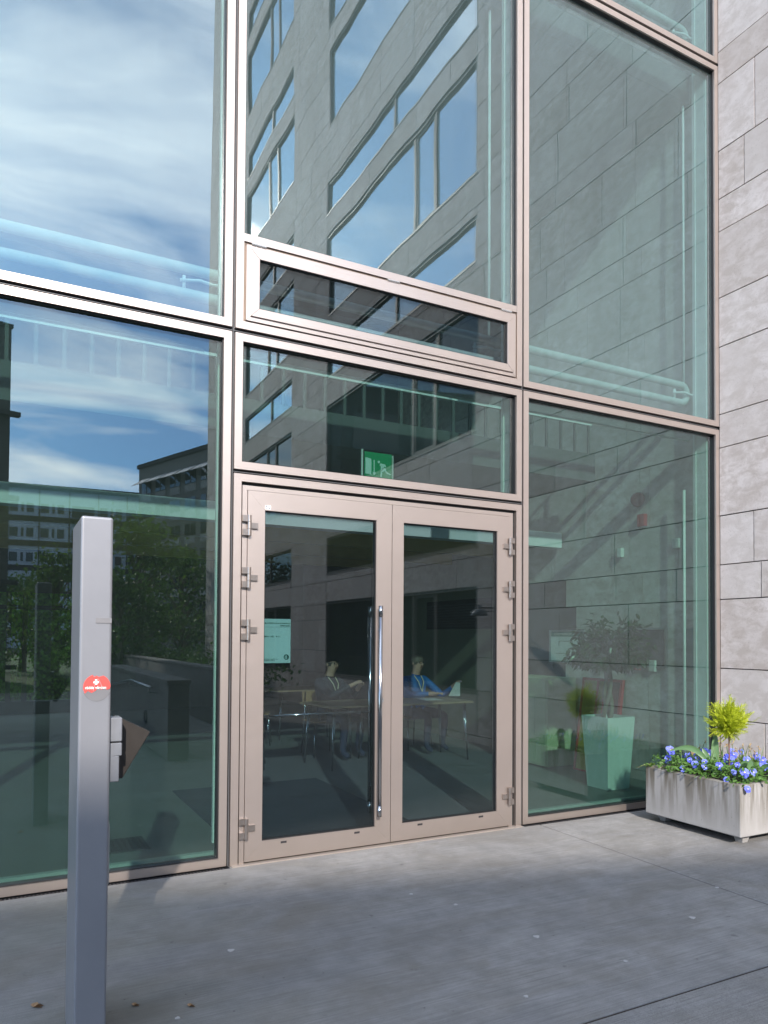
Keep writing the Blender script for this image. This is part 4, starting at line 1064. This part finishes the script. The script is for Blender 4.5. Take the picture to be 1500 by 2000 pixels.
# tulip leaves
tul_m = leafmat('tulip_leaf', (.07, .15, .055), (.12, .22, .09), .4, .2)
def blade(par, base_, tip, w, arch, face=(-.7, -.7, .1)):
    mb = MB(); b0 = Vector(base_); tp = Vector(tip); N = 9
    side0 = (tp - b0).cross(Vector(face)).normalized() if (tp - b0).cross(Vector(face)).length > .01 else Vector((1, 0, 0))
    prev = None
    for i in range(N):
        t_ = i / (N - 1); c_ = b0.lerp(tp, t_) + Vector((0, 0, arch * math.sin(PI * t_ ** .8)))
        ww = w * (math.sin(PI * (t_ * .86 + .08)) ** .8) * (1 if t_ < .97 else .25)
        n = Vector(face).normalized()
        L, Cc, Rr = c_ + side0 * ww, c_ - n * ww * .35, c_ - side0 * ww
        k = len(mb.v); mb.v += [tuple(L), tuple(Cc), tuple(Rr)]
        if prev is not None:
            mb.f += [(prev, k, k + 1, prev + 1), (prev + 1, k + 1, k + 2, prev + 2)]; mb.m += [0, 0]
        prev = k
    return mb.build('leaf', tul_m, par, smooth=True)
tl = empty('tulip_plant', (5.12, -.72, .42), 'tulip plant with broad arching leaves under the golden shrub', 'tulip')
for bs, tp, w, ar in (((0, 0, 0), (-.18, .30, .16), .024, .12), ((0, 0, 0), (.05, .03, .34), .030, .0), ((0, .02, 0), (-.10, -.02, .10), .028, .05), ((.02, 0, 0), (.10, .05, .22), .016, .02), ((0, 0, 0), (-.02, .10, .20), .022, .02)):
    blade(tl, bs, tp, w, ar)
tl2 = empty('tulip_plant', (5.22, -1.02, .42), 'tulip plant with drooping leaf over the near corner of the planter', 'tulip')
for bs, tp, w, ar in (((0, 0, 0), (-.22, -.05, -.01), .026, .15), ((0, 0, 0), (-.15, .10, .06), .022, .10), ((0, 0, 0), (.02, -.12, .13), .018, .05), ((0, 0, 0), (-.05, .02, .16), .020, .02)):
    blade(tl2, bs, tp, w, ar)
# withered daffodils
dry = leafmat('withered_petal', (.34, .20, .08), (.55, .42, .22), .8, .3); dstem = leafmat('daffodil_stem', (.09, .17, .05), (.17, .24, .09), .5, .15)
def daff(cx, cy_, n, spread, lab):
    r = empty('daffodil_clump', (cx, cy_, .42), lab, 'daffodils', 'withered daffodils in the planter')
    stm = MB()
    for k in range(n):
        bx, by = random.uniform(-spread, spread), random.uniform(-spread, spread)
        h = random.uniform(.13, .26); tx, ty = bx + random.gauss(0, .03), by + random.gauss(0, .03)
        stm.tube([(bx, by, 0), ((bx + tx) / 2, (by + ty) / 2, h * .6), (tx, ty, h)], .0022, 5)
        hb = MB()
        for q in range(6): leafblade(hb, Vector((tx, ty, h + .006)), (rv() * .6 + Vector((-.2, -.2, -.6 if q % 2 else .5))).normalized(), rv(), random.uniform(.018, .032), .004, curl=.5)
        hb.build('withered_head', dry, r)
    for k in range(n * 3):
        bx, by = random.gauss(0, spread), random.gauss(0, spread); d = Vector((random.gauss(0, .22), random.gauss(0, .22), 1)).normalized()
        leafblade(stm, Vector((bx, by, 0)), d, rv(), random.uniform(.12, .24), .0055, curl=.1)
    stm.build('leaves_and_stems', dstem, r)['kind'] = 'stuff'
daff(5.14, -.52, 9, .10, 'withered daffodil clump left of the golden shrub')
daff(5.48, -.72, 12, .13, 'withered daffodil clump right of the golden shrub against the wall')
# golden conifer
con = empty('golden_cypress', (5.22, -.78, .41), 'small golden yellow cypress standard rising from the middle of the planter', 'shrub')
MB().tube([(0, 0, 0), (-.008, -.005, .2), (-.02, -.01, .42)], [.008, .006, .004], 7).build('trunk', simple('red_bark', (.16, .08, .05), .8), con)
gold = leafmat('golden_scales', (.28, .34, .012), (.52, .58, .04), .55, .3); cb_ = MB()
for k in range(420):
    d = rv(); up_ = max(0.0, d.z)
    c0_ = Vector((-.02, -.01, .415)) + Vector((random.gauss(0, .03), random.gauss(0, .03), random.gauss(0, .025)))
    L = random.uniform(.095, .155) * (1 + .25 * up_) * (.8 if d.z < -.3 else 1) * (1.25 if k % 9 == 0 else 1)
    pl_n = rv(); s1 = d.cross(pl_n).normalized(); tipdir = (d + Vector((0, 0, .3))).normalized()
    NS = 11
    for q in range(NS):
        t_ = .35 + .65 * q / (NS - 1); pp = c0_ + d.lerp(tipdir, t_) * L * t_
        for sgn in (-1, 1):
            dd = (tipdir * .9 + s1 * sgn * .7 + rv() * .35).normalized(); l2 = L * .30 * (1.15 - t_ * .7)
            leafblade(cb_, pp, dd, pl_n, l2, .0024, curl=.05)
cb_.build('crown', gold, con)

# ------------------------------------------------------------------ litter on the ground
gum_m = simple('old_gum', (.42, .41, .40), .8)
for i, (x, y) in enumerate(((1.0, -1.27), (2.30, -1.24), (2.61, -2.21), (2.42, -1.80), (3.88, -1.71), (.64, -1.79), (3.34, -1.98), (2.16, -.98), (1.98, -2.27))):
    a = random.uniform(0, 6); n = 9; rr_ = .010 + .006 * (i % 3 == 0)
    o = MB().prism([(rr_ * (1 + .25 * math.sin(k * 2.1 + a)) * math.cos(2*PI*k/n), rr_ * (1 + .25 * math.sin(k * 2.1 + a)) * math.sin(2*PI*k/n), 0) for k in range(n)], (0, 0, .0025)).build('gum_spot', gum_m)
    o.location = (x, y, 0.0002); tag(o, 'small pale flattened gum spot on the grey concrete paving', 'gum spot', 'gum spots on the paving')
fleaf = leafmat('fallen_leaf_brown', (.24, .12, .06), (.42, .27, .15), .8, .2)
for (x, y), lab, s in (((.14, -1.453), 'curled pale brown leaf left of the foot of the post', 1.3), ((.50, -1.62), 'small reddish leaf just right of the foot of the post', .8), ((.70, -1.727), 'small tan leaf fragment farther right of the post', .8)):
    r = MB()
    for q in range(4): leafblade(r, Vector((0, 0, .004)), Vector((math.cos(q * .45), math.sin(q * .45), .12 + .1 * q)), Vector((0, .3, 1)), .030 * s, .011 * s, curl=.45)
    o = r.build('fallen_leaf', fleaf); o.location = (x, y, .002); tag(o, lab, 'leaf', 'dry leaves on the paving')

# ------------------------------------------------------------------ the court opposite (seen in the glass)
oldc = simple('stained_concrete', (.20, .19, .18), .85, 0, .35, 4)
def rampwall(x0, x1, y0, y1, h, lab):
    r = empty('ramp_wall', ((x0 + x1) / 2, (y0 + y1) / 2, 0), lab, 'wall', 'low concrete ramp walls')
    w, l = (x1 - x0) / 2, (y1 - y0) / 2
    n = max(2, int(l * 2 / 1.2))
    for k in range(n):
        a = -l + 2 * l * k / n; MB().box(-w, w, a + .002, a + 2 * l / n - .002, 0, h).build('wall_panel', oldc, r, bevel=.006)
    MB().box(-w - .02, w + .02, -l - .02, l + .02, h + .001, h + .05).build('coping', oldc, r, bevel=.006)
    return r
rw = rampwall(1.80, 2.06, -9.6, -4.25, .93, 'nearer low concrete ramp wall with handrail mirrored beside the post')
rampwall(3.25, 3.5, -19.5, -7.4, .93, 'farther low concrete ramp wall mirrored below the bushes')
hr = tag(MB().tube([(1.70, -9.2, .62), (1.70, -6.5, .86), (1.70, -4.85, .86)], .019, 10).tube([(1.70, -6.6, .84), (1.70, -6.6, .78), (1.79, -6.6, .78)], .008, 6).tube([(1.70, -5.0, .85), (1.70, -5.0, .78), (1.79, -5.0, .78)], .008, 6).build('handrail', steel_dull, smooth=True), 'steel tube handrail fixed along the nearer ramp wall', 'handrail')
tag(MB().tube([(1.785, -5.7 + .09 * math.cos(t_), .40 + .09 * math.sin(t_)) for t_ in [2*PI*k/20 for k in range(21)]], .009, 6).build('wall_ring', grey_dark, smooth=True), 'dark iron ring hanging on the nearer ramp wall', 'ring')
# mirrored wall lamp on the wing
lm = empty('wall_lamp', (6.12, -3.5, 1.93), 'grey dome wall lamp on a short arm seen in the right door glass', 'lamp')
MB().tube([(0, 0, 0), (-.30, 0, 0)], .010, 8).build('arm', grey_dark, lm)
MB().lathe([(.03, .04), (.03, -.01), (.06, -.02), (.10, -.06), (.12, -.11), (.115, -.11), (.05, -.04)], (-.33, 0, 0), 22).build('lamp_shade', simple('shade_grey', (.30, .32, .34), .4), lm, smooth=True)

def facade_box(name, org, ang, L, Dp, H, wallm, label, cat='building', group=None):
    r = empty(name, org, label, cat, group, rz=ang)
    MB().box(0, L, -Dp, 0, 0, H).build('wall', wallm, r)
    return r
win_dk = simple('far_window', (.02, .025, .03), .08)
# pale blue panel building straight across, 105 m away (its front faces +y)
bl = simple('blue_grey_panel', (.34, .42, .52), .6, 0, .06); blk = simple('dark_reveal', (.035, .035, .04), .8)
bb = facade_box('panel_building', (-22, -106, 0), 0.06, 70, 14, 21.4, bl, 'long pale blue panel apartment block across the court')
MB().box(-.3, 70.3, -14.2, .3, 21.4, 22.0).build('roof', blk, bb)
for f in range(5):
    zf = 3.6 + f * 3.35
    MB().box(0, 70, .001, .06, zf, zf + .75).build('storey_band', blk, bb)
for kx in range(19):
    MB().box(kx * 3.75, kx * 3.75 + .16, .061, .10, 0, 21.3).build('panel_joint', blk, bb)
    for f in range(6):
        if kx < 4 or kx > 14: continue
        zw = 1.6 + f * 3.35
        if kx % 3 == 2:
            MB().box(kx * 3.75 + .2, kx * 3.75 + 3.6, .002, .9, zw - .9, zw - .75).box(kx * 3.75 + .2, kx * 3.75 + 3.6, .88, .93, zw + .05, zw + .12).box(kx * 3.75 + .2, kx * 3.75 + 3.6, .88, .93, zw - .35, zw - .30).build('balcony', blk, bb)
            MB().box(kx * 3.75 + .4, kx * 3.75 + 3.3, .003, .05, zw - .5, zw + 1.1).build('window', win_dk, bb)
        else:
            w = MB()
            for a, wd in ((.25, 1.0), (1.65, .3), (2.3, .85)): w.box(kx * 3.75 + a, kx * 3.75 + a + wd, .003, .05, zw - .1, zw + 1.1)
            w.build('window', win_dk, bb)
# grey building with awnings
ang = math.atan2(15.8, 5.6)
gm = simple('grey_render', (.16, .16, .15), .8, 0, .1, .5)
gb = empty('awning_building', (16.5, -100, 0), 'grey flat roofed office block with a row of striped awnings', 'building', rz=ang)
MB().box(0, 34, -16, 0, 0, 24.6).build('wall', gm, gb)
MB().box(-.2, 34.2, -16.2, .25, 24.6, 25.1).build('roof', blk, gb)
awm = D.materials.new('striped_awning'); awm.use_nodes = True; nt = awm.node_tree; b = nt.nodes['Principled BSDF']; b.inputs['Roughness'].default_value = .8
wv = nd(nt, 'ShaderNodeTexWave', bands_direction='X'); wv.inputs['Scale'].default_value = 1.6
tcn = nd(nt, 'ShaderNodeTexCoord'); nt.links.new(tcn.outputs['Object'], wv.inputs['Vector'])
setc(nt, b, ramp(nt, wv.outputs['Fac'], [(.45, (.55, .55, .58)), (.55, (.30, .30, .34))]))
for k in range(9):
    x = .9 + k * 3.6
    for f in range(6):
        z0 = 20.9 - f * 3.3
        if z0 < 2: continue
        MB().box(x, x + 1.1, .002, .06, z0, z0 + 1.5).box(x + 1.35, x + 2.4, .002, .06, z0, z0 + 1.5).build('window', far_glass, gb)
        MB().box(x, x + 2.4, .002, .09, z0 - 1.05, z0 - .12).build('spandrel', simple('spandrel_pale', (.30, .30, .29), .7) if k == f == 0 else D.materials['spandrel_pale'], gb)
    if k < 8:
        MB().prism([(x - .2, .07, 22.9), (x + 2.8, .07, 22.9), (x + 2.8, 1.5, 21.9), (x - .2, 1.5, 21.9)], (0, .02, .05)).build('awning', awm, gb)
# dark stair tower that throws its shade over the court
tw_m = simple('tower_dark_panel', (.075, .08, .078), .7, 0, .15, .6)
TA = math.atan2(-.27, .963)  # roof edge direction
tw = empty('stair_tower', (.14, -22.5, 0), 'dark grey stair tower with slatted balconies at the left end of the court', 'tower', rz=TA + PI)
# local x runs away from the corner (towards -x world), local y towards the court side
MB().box(0, 16, 0, 9, 0, 11.80).build('wall', tw_m, tw)
MB().box(-.05, 16.1, -.05, 9.1, 11.801, 11.92).build('roof', blk, tw)
for f in range(4):
    z0 = .9 + f * 2.8
    for k in range(5):
        MB().box(.5 + k * 3.0, 2.4 + k * 3.0, -.06, -.002, z0, z0 + 1.5).build('window', far_glass, tw)
    MB().box(-.25, 15.8, -.30, -.062, z0 - .5, z0 - .35).build('balcony', blk, tw)

# trees
tree_leaf = leafmat('tree_leaves', (.035, .085, .015), (.085, .16, .025), .5, .3)
tree_leaf2 = leafmat('tree_leaves_light', (.06, .12, .02), (.12, .20, .03), .5, .3)
def tree(x, y, h, cr_r, lab, mat, n=2600, low=.28, ls=.13):
    r = empty('broadleaf_tree', (x, y, 0), lab, 'tree', 'trees across the court')
    tk = MB(); lf = MB()
    tk.tube([(0, 0, 0), (.05, .03, h * .3), (-.04, .02, h * .6), (0, 0, h * .85)], [.16, .13, .08, .03], 9)
    cl = []
    for k in range(34):
        a = random.uniform(0, 2 * PI); zz__ = random.uniform(low, .97); rad = cr_r * math.sin(PI * ((zz__ - low) / (1.0 - low) * .75 + .2)) * random.uniform(.45, 1.0)
        e = Vector((rad * math.cos(a), rad * math.sin(a), h * zz__)); s = Vector((0, 0, h * max(.18, zz__ - .25)))
        tk.tube([s, s.lerp(e, .5) + Vector((0, 0, .12)), e], [.05, .03, .012], 5); cl.append(e)
    for k in range(n):
        c_ = random.choice(cl); p_ = c_ + Vector((random.gauss(0, .38), random.gauss(0, .38), random.gauss(0, .28))) * cr_r * .45
        leafblade(lf, p_, rv(), (rv() + Vector((0, 0, .8))).normalized(), random.uniform(.8, 1.5) * ls, ls * .38)
    tk.build('trunk', bark, r); lf.build('crown', mat, r)
tree(4.3, -22.5, 5.6, 2.2, 'tallest tree mirrored right of the grey post', tree_leaf2, 3600)
tree(1.75, -24.5, 4.6, 1.6, 'slender tree mirrored left of the grey post', tree_leaf2, 2600)
tree(6.4, -25.0, 5.0, 2.1, 'dense tree mirrored beside the inner window post', tree_leaf, 3200)
tree(3.2, -18.5, 3.4, 1.5, 'low bushy tree mirrored above the ramp walls', tree_leaf, 2400, .12)
tree(0.8, -30.0, 4.0, 1.8, 'distant small tree mirrored beside the dark tower', tree_leaf, 2000, .12)
bush = MB()
for k in range(9000):
    x = random.uniform(1.0, 9.5); y = random.uniform(-28, -20.2) if x < 3.6 else random.uniform(-28, -9.5)
    if y > -20.3 and x < 3.8: continue
    h = .75 + .35 * math.sin(x * 1.7) * math.cos(y * .9) + .25
    if x > 5.6 and y > -20.4: continue
    leafblade(bush, Vector((x, y, random.uniform(.2, 1) ** .4 * h)), rv(), (rv() + Vector((0, 0, 1))).normalized(), random.uniform(.08, .14), .035)
tag(bush.build('ground_cover_bushes', tree_leaf), kind='stuff')
hedge = MB()
for k in range(9000):
    hedge_p = Vector((random.uniform(-5, 2.6), 14.0 + random.uniform(-.15, .15), random.uniform(0, 3.4)))
    leafblade(hedge, hedge_p, rv(), (rv() + Vector((0, -1.2, .6))).normalized(), random.uniform(.09, .15), .04)
hg = empty('hedge', (0, 0, 0), 'bright green clipped hedge seen through the rear window', 'hedge')
hedge.build('leaves', leafmat('hedge_leaves', (.09, .20, .012), (.16, .32, .025), .5, .5), hg)
MB().box(-5, 2.6, 14.25, 14.5, 0, 3.3).build('hedge_core', D.materials['tree_leaves'], hg)
tag(MB().box(-12, 12, 13.02, 40, -.06, -.003).build('rear_lawn', grass), kind='structure')
